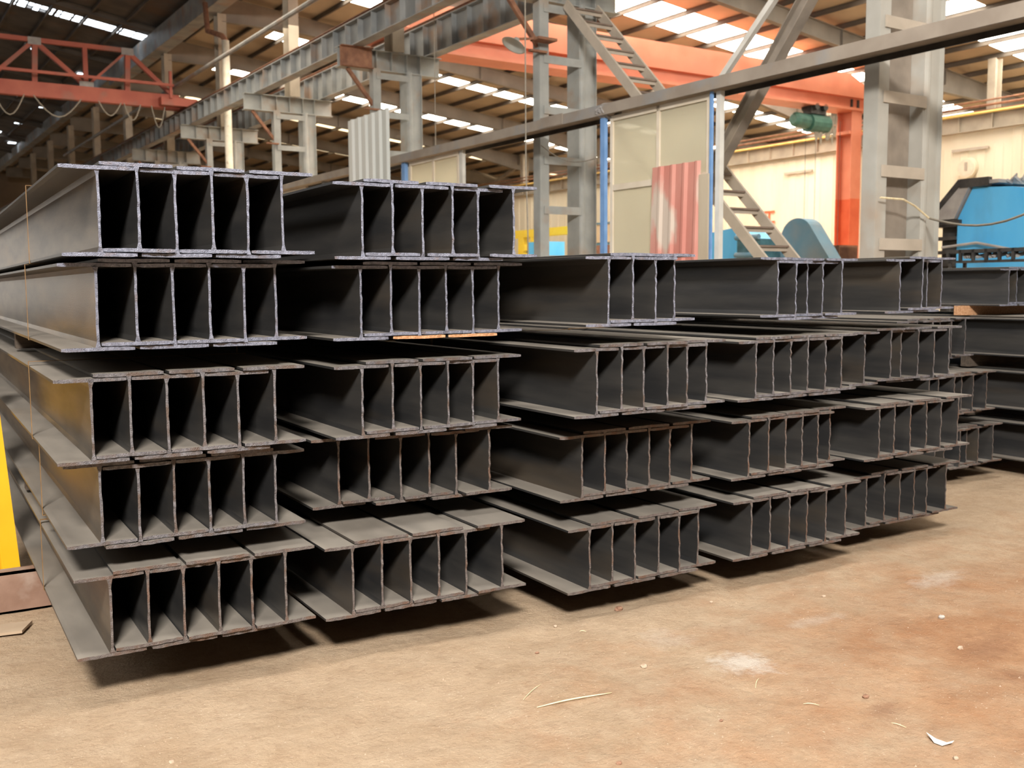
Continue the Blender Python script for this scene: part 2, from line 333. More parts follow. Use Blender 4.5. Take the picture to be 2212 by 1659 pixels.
# pile, layer, height, which beam starts raised, (x, y) of each web end
ROWS = [
    (1, 1, 2.1135, 0, [(0.727, 4.709), (0.893, 4.721), (1.059, 4.738), (1.225, 4.746), (1.391, 4.760), (1.558, 4.754)]),
    (1, 2, 1.6970, 0, [(0.716, 4.803), (0.884, 4.803), (1.050, 4.815), (1.216, 4.812), (1.382, 4.825), (1.548, 4.868)]),
    (1, 3, 1.1800, 0, [(0.686, 4.879), (0.852, 4.876), (1.019, 4.882), (1.185, 4.877), (1.351, 4.880), (1.530, 4.866)]),
    (1, 4, 0.7615, 1, [(0.716, 4.940), (0.884, 4.938), (1.050, 4.947), (1.217, 4.948), (1.383, 4.939), (1.549, 4.957)]),
    (1, 5, 0.2410, 0, [(0.740, 4.959), (0.910, 4.950), (1.076, 4.953), (1.243, 4.933), (1.409, 4.947), (1.575, 4.916)]),
    (2, 1, 2.1145, 0, [(2.011, 4.863), (2.177, 4.861), (2.349, 4.858), (2.526, 4.856), (2.692, 4.875), (2.902, 4.851)]),
    (2, 2, 1.6960, 0, [(2.025, 4.941), (2.197, 4.941), (2.363, 4.946), (2.529, 4.948), (2.695, 4.950), (2.862, 4.954)]),
    (2, 3, 1.1705, 0, [(2.044, 4.991), (2.222, 4.994), (2.389, 4.996), (2.560, 4.999), (2.726, 5.017), (2.893, 5.019)]),
    (2, 4, 0.7525, 0, [(2.002, 5.256), (2.168, 5.225), (2.346, 5.182), (2.513, 5.157), (2.679, 5.145), (2.859, 5.072)]),
    (2, 5, 0.2320, 0, [(1.938, 4.912), (2.104, 4.909), (2.271, 4.910), (2.437, 4.899), (2.603, 4.894), (2.821, 4.864)]),
    (3, 2, 1.7457, 0, [(3.347, 4.567), (3.515, 4.567), (3.681, 4.569), (3.847, 4.604)]),
    (3, 3, 1.2353, 0, [(3.289, 4.600), (3.465, 4.600), (3.631, 4.610), (3.799, 4.600), (3.965, 4.621), (4.132, 4.641)]),
    (3, 4, 0.7120, 0, [(3.350, 4.831), (3.516, 4.833), (3.683, 4.841), (3.854, 4.837), (4.020, 4.840), (4.194, 4.840)]),
    (3, 5, 0.1694, 0, [(3.373, 4.785), (3.539, 4.786), (3.710, 4.787), (3.893, 4.787), (4.060, 4.788), (4.226, 4.806)]),
    (4, 2, 1.7408, 1, [(4.890, 4.810), (5.056, 4.811), (5.223, 4.867), (5.389, 4.885), (5.555, 4.864)]),
    (4, 3, 1.2263, 0, [(4.661, 4.761), (4.828, 4.775), (4.994, 4.784), (5.160, 4.790), (5.326, 4.789), (5.492, 4.796)]),
    (4, 4, 0.7082, 0, [(4.659, 4.813), (4.839, 4.816), (5.005, 4.827), (5.171, 4.836), (5.337, 4.849), (5.504, 4.895)]),
    (4, 5, 0.1908, 0, [(4.638, 4.759), (4.808, 4.761), (4.988, 4.763), (5.156, 4.765), (5.342, 4.768), (5.540, 4.770)]),
    (5, 2, 1.7620, 0, [(6.183, 4.881), (6.430, 4.881), (6.596, 4.965), (6.762, 4.964)]),
    (5, 3, 1.2371, 0, [(5.965, 4.998), (6.252, 4.998), (6.419, 5.041), (6.585, 5.016), (6.751, 5.000), (6.928, 4.997)]),
    (5, 4, 0.7108, 0, [(5.937, 4.825), (6.103, 4.830), (6.287, 4.835), (6.476, 4.841), (6.650, 4.846), (6.862, 4.852)]),
    (5, 5, 0.1689, 0, [(6.018, 4.992), (6.217, 4.991), (6.392, 4.991), (6.558, 4.990), (6.725, 5.007), (6.935, 4.988)]),
]
# ------------------------------------------------------------------ the setting: floor
def floor_z(x, y):
    return (.010*math.sin(x*2.1+.6)*math.sin(y*1.7+1.1) + .006*math.sin(x*5.3+y*3.1) + .004*math.sin(y*9.1-x*4.2) + .003*math.sin(x*13.7+2)*math.sin(y*11.3)
            - .012)
def build_floor():
    xs = sorted(set([-25,-12,-6,-3] + [round(-2+.06*i,3) for i in range(0,190)] + [10,12,16,24,36,50]))
    ys = sorted(set([-25,-16,-12,-6,-2] + [round(.5+.06*i,3) for i in range(0,125)] + [9,12,20,40,70,100,125]))
    vs = []; rr = random.Random(3)
    for y in ys:
        for x in xs:
            d = 1.0 if (-2 <= x <= 9.4 and .5 <= y <= 8) else 0.0
            vs.append((x, y, (floor_z(x, y) + rr.uniform(-.002, .002))*d - (0 if d else .012)))
    n = len(xs); fs = [(j*n+i, j*n+i+1, (j+1)*n+i+1, (j+1)*n+i) for j in range(len(ys)-1) for i in range(n-1)]
    return struct(MB().add(vs, fs).build('floor', M['ground'], frame='b', smooth=True))
build_floor()

# ------------------------------------------------------------------ the piles of I-beams
HB, FT, WT, FH, LEN = .390, .0165, .011, .1545, 11.8
SH = .0205                      # neighbours sit alternately one flange higher
def web_mesh(R, L):
    n = 15; mb = MB(); z0, z1 = FT, HB-FT
    a, b, ph = R.uniform(-.0022,.0022), R.uniform(-.0014,.0014), R.uniform(0, 6)
    st = [0.0, .012, .35, 2.5, L-.01, L]; vs = []
    for k, y in enumerate(st):
        fade = 1.0 if y < 1 else (.5 if y < 3 else 0)
        for i in range(n):
            t = i/(n-1); z = z0+(z1-z0)*t
            off = (a*math.sin(math.pi*t) + b*math.sin(2*math.pi*t+ph*0))*fade
            th = WT/2 +   .006*(max(0, 1-t/.03) + max(0, 1-(1-t)/.03))
            jy = R.uniform(-.0045,.0045) if k == 0 else 0
            jl, jr = ((R.uniform(-.0008,.0008), R.uniform(-.0010,.0018)) if k == 0 else (0, 0))
            vs.append((off-th+jl, y+jy, z)); vs.append((off+th+jr, y+jy, z))
    m = 2*n; fs = []; mi = []
    for k in range(len(st)-1):
        for i in range(n-1):
            p, q = k*m+2*i, (k+1)*m+2*i
            fs.append((p, p+2, q+2, q)); mi.append(0 if k else 1 if False else 0)
            fs.append((p+1, q+1, q+3, p+3)); mi.append(0)
    for i in range(n-1):
        p = 2*i; fs.append((p, p+1, p+3, p+2)); mi.append(1)
        p = (len(st)-1)*m+2*i; fs.append((p, p+2, p+3, p+1)); mi.append(0)
    fs.append((0, m, m+1, 1)); mi.append(0)
    mb.v = vs; mb.f = fs; mb.m = mi
    return mb
def flange_mesh(R, L, top):
    n = 13; mb = MB(); z0 = HB-FT if top else 0.0
    a, b, c = R.uniform(-.0012,.0012), R.uniform(-.0005,.0005), R.uniform(0, 6)
    st = [0.0, .010, .30, 1.2, L-.01, L]; vs = []
    for k, y in enumerate(st):
        fade = 1.0 if y < .2 else (.3 if y < 1 else 0)
        for i in range(n):
            t = i/(n-1); x = -FH+2*FH*t
            off = (a*math.cos(math.pi*2*t+c) + b*abs(2*t-1)**2)*fade
            jy = R.uniform(-.0045,.0045) if k == 0 else 0
            e = .002 if i in (0, n-1) else 0
            jb, jt = ((R.uniform(-.0005,.0003), R.uniform(-.0005,.0005)) if k == 0 else (0, 0))
            vs.append((x, y+jy, z0+off+e+jb)); vs.append((x, y+jy, z0+FT+off-e+jt))
    m = 2*n; fs = []; mi = []
    for k in range(len(st)-1):
        for i in range(n-1):
            p, q = k*m+2*i, (k+1)*m+2*i
            fs.append((p, q, q+2, p+2)); mi.append(0)
            fs.append((p+1, p+3, q+3, q+1)); mi.append(0)
        p, q = k*m, (k+1)*m
        fs.append((p, p+1, q+1, q)); mi.append(0)
        p, q = k*m+2*(n-1), (k+1)*m+2*(n-1)
        fs.append((p, q, q+1, p+1)); mi.append(0)
    for i in range(n-1):
        p = 2*i; fs.append((p, p+2, p+3, p+1)); mi.append(1)
        p = (len(st)-1)*m+2*i; fs.append((p, p+1, p+3, p+2)); mi.append(0)
    mb.v = vs; mb.f = fs; mb.m = mi
    return mb
NPILE = {1:'leftmost pile', 2:'second pile from the left', 3:'third pile from the left', 4:'fourth pile from the left', 5:'fifth pile from the left',
         6:'sixth pile from the left', 7:'pile cut by the right frame edge'}
ORD = ['leftmost', 'second from left', 'third from left', 'fourth from left', 'fifth from left', 'sixth from left', 'seventh from left', 'eighth from left']
LNAME = {1:{1:'top layer',2:'second layer',3:'middle layer',4:'fourth layer down',5:'bottom layer'}}
LNAME[2] = LNAME[1]
for q in (3,4,5,6,7): LNAME[q] = {2:'top layer',3:'second layer',4:'third layer',5:'bottom layer'}
TOUCH = {}
def beam(S, Lr, i, n, x, y, z, length=LEN, low_rust=False):
    R = random.Random(S*1000+Lr*100+i)
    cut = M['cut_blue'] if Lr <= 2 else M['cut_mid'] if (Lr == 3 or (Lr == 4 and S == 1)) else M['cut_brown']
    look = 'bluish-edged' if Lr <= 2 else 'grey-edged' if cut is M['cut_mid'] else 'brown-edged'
    pos = ORD[i] if i < n-1 else 'rightmost'
    lab = '%s dark steel I-beam, %s, %s, %s' % (look, pos, LNAME[S][Lr], NPILE[S])
    t = thing('steel_beam', lab, 'steel beam', (x, y, z), 'b', 'I-beams of the %s, %s' % (NPILE[S], LNAME[S][Lr]))
    jog = R.uniform(-.004, .004)
    web_mesh(R, length).build('web', [M['steel_brown' if (S == 1 and i == 0) else 'steel'], cut], t)
    c2 = cut
    flange_mesh(R, length, True).build('flange', [M['steel'], cut], t)
    b = flange_mesh(R, length, False).build('flange', [M['steel'], M['cut_rust'] if low_rust else c2], t)
    if low_rust: b['label'] = 'bottom flange with orange rusty cut edge'
    return t
def strap(x0, x1, y, z0, z1, label):
    mb = MB(); w = .030; t = .0012
    mb.box(x0-t, x0, y, y+w, z0, z1); mb.box(x1, x1+t, y, y+w, z0, z1)
    mb.box(x0-t, x1+t, y, y+w, z1, z1+t); mb.box(x0-t, x1+t, y, y+w, z0-t, z0)
    return tag(mb.build('steel_strap', M['strap'], None, (x0, y, z0), 'b'), label, 'strap', 'steel straps around the beam bundles')
STRAPPED = {(1,1):1.30,(1,2):1.35,(1,3):1.02,(1,4):.95,(1,5):1.33,(3,3):1.75,(4,3):1.9,(2,3):1.8}
for S, Lr, z, alt, lst in ROWS:
    n = len(lst)
    for i, (x, y) in enumerate(lst):
        hi = ((i+alt) % 2)*SH
        beam(S, Lr, i, n, x, y, z+hi, low_rust=((S, Lr) == (2, 2) and i in (2, 4)))
    if (S, Lr) in STRAPPED:
        strap(lst[0][0]-FH-.002, lst[-1][0]+FH+.002, lst[0][1]+STRAPPED[(S, Lr)], z-.0005, z+HB+SH+.0012,
              'thin rusty steel strap around the %s of the %s' % (LNAME[S][Lr], NPILE[S]))
# sixth pile and the one cut by the frame
R6 = {5:(.155, [8.49,8.66,8.83,9.00,9.17,9.36], 6.24), 4:(.70, [8.32,8.49,8.65,8.83,8.98,9.15], 6.20), 3:(1.225, [8.30,8.47,8.64,8.81,8.98,9.15], 6.45)}
for Lr, (z, xs, y) in R6.items():
    px_ = -9
    for i, x in enumerate(xs):
        x = max(x, px_+.1665); px_ = x
        beam(6, Lr, i, 6, x, y + .03*math.sin(i*2.3), z+(i % 2)*SH)
R7 = {5:(.155, 9.86, 8, 6.0), 4:(.68, 9.84, 8, 6.02), 3:(1.225, 9.82, 8, 5.95), 2:(1.738, 9.96, 7, 6.50)}
for Lr, (z, x0, n, y) in R7.items():
    for i in range(n):
        beam(7, Lr, i, n, x0+i*.168, y + .02*math.sin(i*1.9), z+(i % 2)*SH, length=4.6)
# bearers between the layers and under the piles
def bearer(x0, x1, y, z0, z1, wy, m, label, name='timber_bearer', cat='bearer'):
    mb = MB(); mb.box(x0, x1, y, y+wy, z0, z1)
    return tag(mb.build(name, m, None, (x0, y, z0), 'b'), label, cat, 'bearers under the steel beams')
by = {}
for S, Lr, z, alt, lst in ROWS: by[(S, Lr)] = (z, lst)
for Lr, (z, xs, y) in R6.items(): by[(6, Lr)] = (z, [(x, y) for x in xs])
for Lr, (z, x0, n, y) in R7.items(): by[(7, Lr)] = (z, [(x0+i*.168, y) for i in range(n)])
for (S, Lr), (z, lst) in sorted(by.items()):
    x0, x1 = lst[0][0]-.13, lst[-1][0]+.13
    if (S, Lr+1) in by:
        zl, ll = by[(S, Lr+1)]
        z0 = zl+HB+SH+.0005
        x0 = max(x0, ll[0][0]-.14); x1 = min(x1, ll[-1][0]+.14)
        for q, dy in enumerate((2.3, 9.0)):
            if (S, Lr) == (7, 2) and q == 0:
                bearer(9.72, 11.1, 6.85, z0, z-.0005, .12, M['cut_rust'], 'orange rusty bar under the top layer of the pile cut by the frame')
            elif z-z0 > .03:
                bearer(x0, x1, (5.0+dy if S < 6 else (6.75, 9.6)[q] if S == 7 else 6.3+dy), z0, z-.0005, .10, M['timber'],
                       'dark %s timber bearer under %s, %s' % (('near','far')[q], LNAME[S][Lr], NPILE[S]))
for S in range(2, 8):
    z, lst = by[(S, 5)]
    for q, dy in enumerate((2.2, 9.0)):
        bearer(lst[0][0]-.13, lst[-1][0]+.13, (5.0+dy if S < 6 else (6.75, 9.6)[q] if S == 7 else 6.3+dy), -.012, z-.0005, .16, M['timber'],
               'dark ground bearer, %s end, under the %s' % (('near','far')[q], NPILE[S]))
z, lst = by[(1, 5)]
mb = MB(); mb.box(-.9, 1.75, 6.80, 6.83, -.012, z-.001); mb.box(-.9, 1.75, 6.80, 6.92, z-.013, z-.001); mb.box(-.9, 1.75, 6.80, 6.92, -.012, .0)
tag(mb.build('steel_channel_bearer', M['rust_plate'], None, (-.9, 6.8, 0), 'b'), 'brown rusted steel channel on edge carrying the leftmost pile', 'bearer', 'bearers under the steel beams')
bearer(.5, 1.8, 14.0, -.012, z-.001, .16, M['timber'], 'dark ground bearer, far end, under the leftmost pile')

# ------------------------------------------------------------------ loose bits on the ground
def stone(x, y, s, m, label, group=None, cat='stone', flat=.6, name='stone'):
    R = random.Random(int(x*1000+y*77)); mb = MB(); vs = []; fs = []; n, k = 9, 5
    for j in range(k+1):
        a = math.pi*j/k
        for i in range(n):
            b_ = 2*math.pi*i/n; r = s*(1+R.uniform(-.22,.22)) if 0 < j < k else s
            vs.append((x+r*math.sin(a)*math.cos(b_), y+r*.8*math.sin(a)*math.sin(b_), floor_z(x, y)+s*flat*.6+r*flat*math.cos(a)))
    for j in range(k):
        for i in range(n): fs.append((j*n+i, (j+1)*n+i, (j+1)*n+(i+1)%n, j*n+(i+1)%n))
    mb.add(vs, fs); o = mb.build(name, m, None, (x, y, 0), 'b')
    return tag(o, label, cat, group)
def gp(px, py):                 # point of the floor seen at a pixel of the photograph
    d = _f + _r*((px-1106)/FPX) - _u*((py-829.5)/FPX)
    t = (0-CH)/d.z; return d.x*t, d.y*t
for px, py, s, m, lab in ((1392,1437,.020,'stone','flat pale stone on the dirt left of the white powder'),
                          (2034,1331,.022,'lime','whitish lump of rubble on the reddish dirt at right'),
                          (1337,1313,.028,'stonedark','reddish-brown clod lying just outside the shadow of the beams'),
                          (1537,1296,.012,'stone','small pale stone below the fourth pile'),
                          (1780,1285,.014,'stone','small pale stone on the reddish dirt right of the fourth pile'),
                          (2075,1392,.018,'stone','low tan stone near the right frame edge'),
                          (1160,1405,.012,'stonedark','small dark stone below the second pile'),
                          (1200,1349,.014,'stone','small tan stone at the shadow edge below the third pile'),
                          (1338,1643,.014,'stonedark','small reddish stone at the bottom frame edge'),
                          (370,1640,.012,'stone','tiny grey stone at the bottom left of the dirt floor'),
                          (2065,1634,.014,'stone','small yellowish stone at the bottom right frame edge'),
                          (1558,1555,.010,'stonedark','small dark clod in the middle of the dirt floor'),
                          (1870,1502,.018,'stonedark','crumbled dark clod left of the white paper scrap')):
    x, y = gp(px, py); stone(x, y, s, M[m], lab)
R = random.Random(5)
mb = MB()
for k in range(420):            # crumbs of earth nobody could count
    x, y = R.uniform(.6, 7.5), R.uniform(1.6, 4.7)
    if y > 4.7-.0*x: continue
    s = R.uniform(.0022, .0065)*(1.0 + .5*(R.random() < .06)); z = floor_z(x, y)+s*.4; a = R.uniform(0, 3)
    vs = [(x+s*math.cos(a+i*2.1)*R.uniform(.7,1.3), y+s*math.sin(a+i*2.1)*R.uniform(.7,1.3), z-s*.7) for i in range(3)] + [(x, y, z+s*.7)]
    mb.add(vs, [(0,1,3),(1,2,3),(2,0,3),(2,1,0)])
tag(mb.build('earth_crumbs', M['stone'], None, (0,0,0), 'b'), 'scattered small crumbs of earth on the dirt floor', 'crumbs', kind='stuff')
def straw(p1, p2, w, label, m='straw', name='straw'):
    (x1, y1), (x2, y2) = gp(*p1), gp(*p2); n = 8; mb = MB(); vs = []
    pts = []
    for i in range(n+1):
        t = i/n; x = x1+(x2-x1)*t; y = y1+(y2-y1)*t + .006*math.sin(t*3.1)
        pts.append((x, y, floor_z(x, y)+.006+.004*math.sin(t*3.1)))
    mb.tube(pts, [w*(.25+.75*math.sin(math.pi*(.12+.8*i/n))) for i in range(n+1)], 5)
    return tag(mb.build(name, M[m], None, (x1, y1, 0), 'b', smooth=True), label, 'straw')
straw((1160,1523),(1322,1496),.0042,'long pale dry straw lying on the dirt in front of the second pile')
straw((1632,1482),(1640,1462),.002,'short curved straw right of the white powder patch')
straw((1735,1519),(1770,1521),.002,'thin pale twig in the middle of the dirt floor')
straw((1925,1555),(1958,1565),.002,'thin dark twig left of the white paper scrap')
straw((1130,1508),(1170,1478),.0016,'very thin straw crossing above the long pale straw')
straw((1252,1363),(1266,1364),.0022,'short white straw at the shadow edge of the third pile')
pts = [gp(*q) for q in ((2001,1583),(2022,1592),(2045,1601),(2056,1600),(2061,1603),(2057,1607),(2035,1607),(2018,1600))]
mb = MB(); n = len(pts); vs = [(x, y, floor_z(x, y)+.005+.012*(i in (0, 4, 5))) for i, (x, y) in enumerate(pts)] + [(x, y, floor_z(x, y)+.007+.012*(i in (0, 4, 5))) for i, (x, y) in enumerate(pts)]
mb.add(vs, [(i, (i+1)%n, (i+1)%n+n, i+n) for i in range(n)] + [tuple(range(n))[::-1], tuple(range(n, 2*n))])
tag(mb.build('paper_scrap', M['paper'], None, (pts[0][0], pts[0][1], 0), 'b'), 'white torn paper scrap on the dirt at the bottom right', 'paper')
mb = MB(); mb.prism([(.30,6.35),(.46,6.33),(.53,6.50),(.30,6.52)], 'z', -.004, .012)
tag(mb.build('plywood_offcut', M['board'], None, (.4, 6.4, 0), 'b'), 'dusty plywood offcut lying before the brown channel', 'board')

# yellow leaning posts at the left frame edge
yb = thing('yellow_guard_post', 'bright yellow steel post leaning beside the leftmost pile', 'post', (.42, 7.4, 0), 'b')
def leanpost(x, y, lean, w, name, m, par, base, h=1.75):
    mb = MB(); mb.bar((x, y, -.01), (x-lean, y+.05, h), w, .07, (1,0,0)); mb.bar((x+.02+w*0, y-.04, -.01), (x-lean+.02, y+.01, h), .012, .05, (1,0,0))
    return mb.build(name, m, par, base, 'b')
mb = MB(); mb.bar((.455,7.4,-.01),(.33,7.45,1.75),.075,.10,(1,0,0)); mb.build('shaft', M['yellow'], yb, (.42,7.4,0))
mb = MB(); mb.bar((.505,7.36,-.01),(.385,7.41,1.75),.012,.10,(1,0,0)); mb.build('ridge', M['yellow'], yb, (.42,7.4,0))
yb = thing('yellow_guard_post', 'yellow steel post at the extreme left edge behind the brown channel', 'post', (.30, 7.2, 0), 'b')
mb = MB(); mb.bar((.335,7.2,-.01),(.235,7.25,1.5),.10,.08,(1,0,0)); mb.build('shaft', M['yellow'], yb, (.30,7.2,0))
# ------------------------------------------------------------------ the hall: roofs
YC = [9.0, 17.05, 24.7, 32.1, 39.4, 47.2, 55.0, 62.8, 70.6, 78.4, 86.2, 94.0, 102.0]   # column lines
YEND = 108.0
def roof2(x): return 13.35-.114*(x-12.5)
def roof1(x): return 13.55+.16*(12.3-abs(x)) 
def ribbed(mb, xa, xb, ya, yb, zf, mi=0):
    """sheet over (xa..xb, ya..yb) with thickness"""
    za, zb = zf(xa), zf(xb); t = .05
    vs = [(xa,ya,za),(xb,ya,zb),(xb,yb,zb),(xa,yb,za),(xa,ya,za+t),(xb,ya,zb+t),(xb,yb,zb+t),(xa,yb,za+t)]
    mb.add(vs, [(0,3,2,1),(4,5,6,7),(0,1,5,4),(1,2,6,5),(2,3,7,6),(3,0,4,7)], mi)
# second bay roof: tan sheets with skylight strips running down the slope
strips = []
mb = MB(); sk = []
prev = -15.0
for k, yc in enumerate([-7.0, 1.2] + YC):
    s0, s1 = (yc+3.1, yc+5.2) if yc in (17.05, 24.7) else (yc+3.5, yc+4.6)
    ribbed(mb, 12.55, 52, prev, s0, roof2); sk.append((s0, s1)); prev = s1
ribbed(mb, 12.55, 52, prev, YEND, roof2)
struct(mb.build('ceiling_second_bay', M['tanroof'], None, (12.55, 0, 12)))
for k, (s0, s1) in enumerate(sk):
    mb = MB()
    ribbed(mb, 16.0, 52, s0, s1, roof2)
    struct(mb.build('window_%d' % (k+1), M['glow'] if s0 < 58 else M['glowdim'], None, (16, s0, 12)))
    mb = MB(); ribbed(mb, 12.55, 16.0, s0, s1, roof2); struct(mb.build('ceiling_strip', M['tanroof'], None, (12.55, s0, 12)))
# purlins of the second bay, along the hall
for k, x in enumerate(np.arange(13.4, 52, 1.55)):
    mb = MB(); z = roof2(x)
    mb.ibeam((x, -15, z-.10), (x, YEND, z-.10), .17, .07, .01, .01)
    struct(mb.build('roof_purlin', M['purlin'], None, (x, -2, z)))
for yc in YC:
    mb = MB()
    pts = [12.6, 36.3]; d0 = .62
    for xa, xb, da, db in ((12.6,16.0,.95,.60),(16.0,33.0,.60,.60),(33.0,36.3,.60,.90),(36.3,40.0,.90,.6),(40.0,52.0,.6,.6)):
        za, zb = roof2(xa)-.22, roof2(xb)-.22
        for (h0a, h0b, w) in ((0, 0, .24), ):
            # top flange, web, bottom flange
            mb.add([(xa,yc-w/2,za),(xb,yc-w/2,zb),(xb,yc+w/2,zb),(xa,yc+w/2,za),(xa,yc-w/2,za-.02),(xb,yc-w/2,zb-.02),(xb,yc+w/2,zb-.02),(xa,yc+w/2,za-.02)], [(0,1,2,3),(7,6,5,4),(0,4,5,1),(3,2,6,7)])
            mb.add([(xa,yc-.006,za-.02),(xb,yc-.006,zb-.02),(xb,yc-.006,zb-db),(xa,yc-.006,za-da),(xa,yc+.006,za-.02),(xb,yc+.006,zb-.02),(xb,yc+.006,zb-db),(xa,yc+.006,za-da)], [(0,3,2,1),(4,5,6,7)])
            mb.add([(xa,yc-w/2,za-da),(xb,yc-w/2,zb-db),(xb,yc+w/2,zb-db),(xa,yc+w/2,za-da),(xa,yc-w/2,za-da-.02),(xb,yc-w/2,zb-db-.02),(xb,yc+w/2,zb-db-.02),(xa,yc+w/2,za-da-.02)], [(0,1,2,3),(7,6,5,4),(0,4,5,1),(3,2,6,7)])
    for x in np.arange(18, 50, 6.2):
        z = roof2(x)-.24; mb.box(x-.008, x+.008, yc-.11, yc+.11, z-.58, z)
    struct(mb.build('roof_rafter', M['rafter'], None, (12.6, yc, 12)))
# near bay roof: dark sheets, open over the photographer
mb = MB()
ribbed(mb, 0, 12.3, -15.0, 49.0, roof1); ribbed(mb, 0, 5.6, 49.0, 50.1, roof1); ribbed(mb, 0, 12.3, 50.1, YEND, roof1)
ribbed(mb, -14, 0, -15.0, YEND, roof1)
struct(mb.build('ceiling_near_bay', M['darkroof'], None, (0, 20, 12)))
# gaps in the dark roof where daylight comes in
mb = MB(); R = random.Random(8); x = 5.6
while x < 12.25:
    w_ = R.uniform(.12, .55); ribbed(mb, x, min(x+w_, 12.3), 49.0, 49.45, roof1, 0)
    ribbed(mb, x, min(x+w_, 12.3), 49.45, 49.62, roof1, 1)
    if R.random() < .8: ribbed(mb, x, min(x+w_, 12.3), 49.62, 50.0, roof1, 0)
    g_ = R.uniform(.02, .12); ribbed(mb, x+w_, min(x+w_+g_, 12.3), 49.0, 50.1, roof1, 1); x += w_+g_
struct(mb.build('window_30', [M['glowcool'], M['darkroof']], None, (5.6, 49, 14)))
mb = MB()
for x, y, s in ((6.1,46.0,.10),(6.3,52.5,.09),(7.9,56,.11),(8.2,56.6,.09),(8.6,57.1,.10),(5.6,58,.14),(11.4,60,.22),(11.9,64,.3),(11.2,72,.25),(10.9,80,.28),(10.2,86,.3),(11.7,90,.3),(11.0,95,.3),(9.5,70,.12),(11.8,53.0,.18)):
    z = roof1(x)-.02; mb.box(x-s, x+s, y-s, y+s*1.2, z-.02, z)
struct(mb.build('window_31', M['glowcool'], None, (6, 46, 14)))
for k, x in enumerate(np.arange(-12.9, 12.3, 1.4)):
    mb = MB(); z = roof1(x); mb.ibeam((x, 20, z-.10), (x, YEND, z-.10), .18, .08, .01, .01)
    struct(mb.build('roof_purlin', M['purlin'], None, (x, 20, z)))
for yc in YC[2:]:
    mb = MB()
    for xa, xb in ((-14, 0), (0, 12.3)):
        za, zb = roof1(xa)-.10, roof1(xb)-.10; h = .20
        mb.bar((xa,yc,za), (xb,yc,zb), .22, .02); mb.bar((xa,yc,za-h/2), (xb,yc,zb-h/2), .012, h); mb.bar((xa,yc,za-h), (xb,yc,zb-h), .22, .02)
    struct(mb.build('roof_rafter', M['purlin'], None, (0, yc, 13)))
mb = MB(); mb.box(-14.2, -14.0, -15, YEND, -.02, 12.0)
struct(mb.build('wall_left', M['dimwall'], None, (-14, 0, 0)))
mb = MB(); mb.box(-14.2, 52, -15.2, -15.0, -.02, 16.0)
struct(mb.build('wall_front', M['dimwall'], None, (0, -15, 0)))
# end wall far away, and walls closing the hall
mb = MB(); mb.box(-14, 52, YEND, YEND+.2, -.02, 16.0)
struct(mb.build('wall_end', mat('dim_brown_end_wall', (.17,.125,.09), (.24,.18,.13), .3, rough=.9), None, (0, YEND, 0)))
mb = MB(); mb.box(-13.5, -1.0, YEND-.1, YEND-.02, .0, 8.5); struct(mb.build('door_1', M['doorglow'], None, (-7, YEND, 0)))
mb = MB(); R = random.Random(4)
for z in (4.2, 6.4, 8.2, 9.9):
    x = -2
    while x < 46:
        if R.random() < .45: mb.box(x, x+R.uniform(.8, 2.4), YEND-.06, YEND, z, z+.28)
        x += 3.1
struct(mb.build('window_32', M['glowdim'], None, (0, YEND, 4)))
mb = MB(); mb.box(51.9, 52.1, -15, YEND, -.02, 9.2)
struct(mb.build('wall_outer', M['wallcream'], None, (52, 0, 0)))

# wall between second bay and the next, cream corrugated cladding
def corr_wall():
    mb = MB(); vs = []; ys = np.arange(6, 100, .35); P = []
    for i, y in enumerate(ys): P += [(35.96 if i % 2 else 36.0, y), (35.96 if i % 2 else 36.0, y+.30)]
    def top(y): return 7.55 if y > 27.0 else (7.15 if y > 21.5 else 7.62)
    for x, y in P: vs += [(x, y, -.02), (x, y, top(y))]
    fs = [(2*i, 2*i+2, 2*i+3, 2*i+1) for i in range(len(P)-1)]
    mb.add(vs, fs)
    mb.box(36.02, 36.1, 6, 100, -.02, 7.7)
    return struct(mb.build('wall_right', M['wallcream'], None, (36, 6, 0)))
corr_wall()
t = thing('crane_runway_girder', 'grey-tan runway girder on top of the cream wall', 'girder', (35.9, 6, 7.7))
mb = MB(); mb.ibeam((35.85, 4, 8.0), (35.85, 100, 8.0), .62, .30, .03, .02); mb.build('girder_body', M['concrete'], t, (35.9, 6, 7.7))
for y in np.arange(12.6, 76, 1.35):
    mb = MB(); mb.box(35.71, 35.84, y, y+.03, 7.72, 8.28); mb.build('stiffener', M['concrete'], t, (35.9, 6, 7.7))
mb = MB(); mb.box(35.8, 35.9, 4, 100, 8.31, 8.42); mb.build('crane_rail', M['rust'], t, (35.9, 6, 7.7))
mb = MB(); mb.tube([(35.62, 4, 8.30), (35.62, 100, 8.30)], .05, 6)
tag(mb.build('conduit_pipe', M['yellowold'], None, (35.62, 4, 8.3)), 'long yellow pipe running along the wall runway girder', 'pipe')
mb = MB(); mb.tube([(36.0, 4, 8.62), (36.0, 100, 8.62)], .05, 6); mb.tube([(36.0, 4, 8.80), (36.0, 100, 8.80)], .035, 6)
tag(mb.build('conductor_rail', M['rust'], None, (36, 4, 8.6)), 'pair of brown conductor rails above the cream wall', 'rail')
for k, yc in enumerate(YC[:8]):
    mb = MB(); yy = yc + 13.5 if k == 0 else None
    y = 6.7+7.9*k
    mb.ibeam((36.5, y, 7.6), (36.5, y, roof2(36.5)-.25), .42, .32, .02, .014, up=(1,0,0))
    nm = ['nearest','second','third','fourth','fifth','sixth','seventh','eighth'][k]
    tag(mb.build('steel_column', M['concrete'], None, (36.5, y, 7.6)), 'tan steel post above the cream wall, %s along it' % nm, 'column', 'posts above the cream wall')

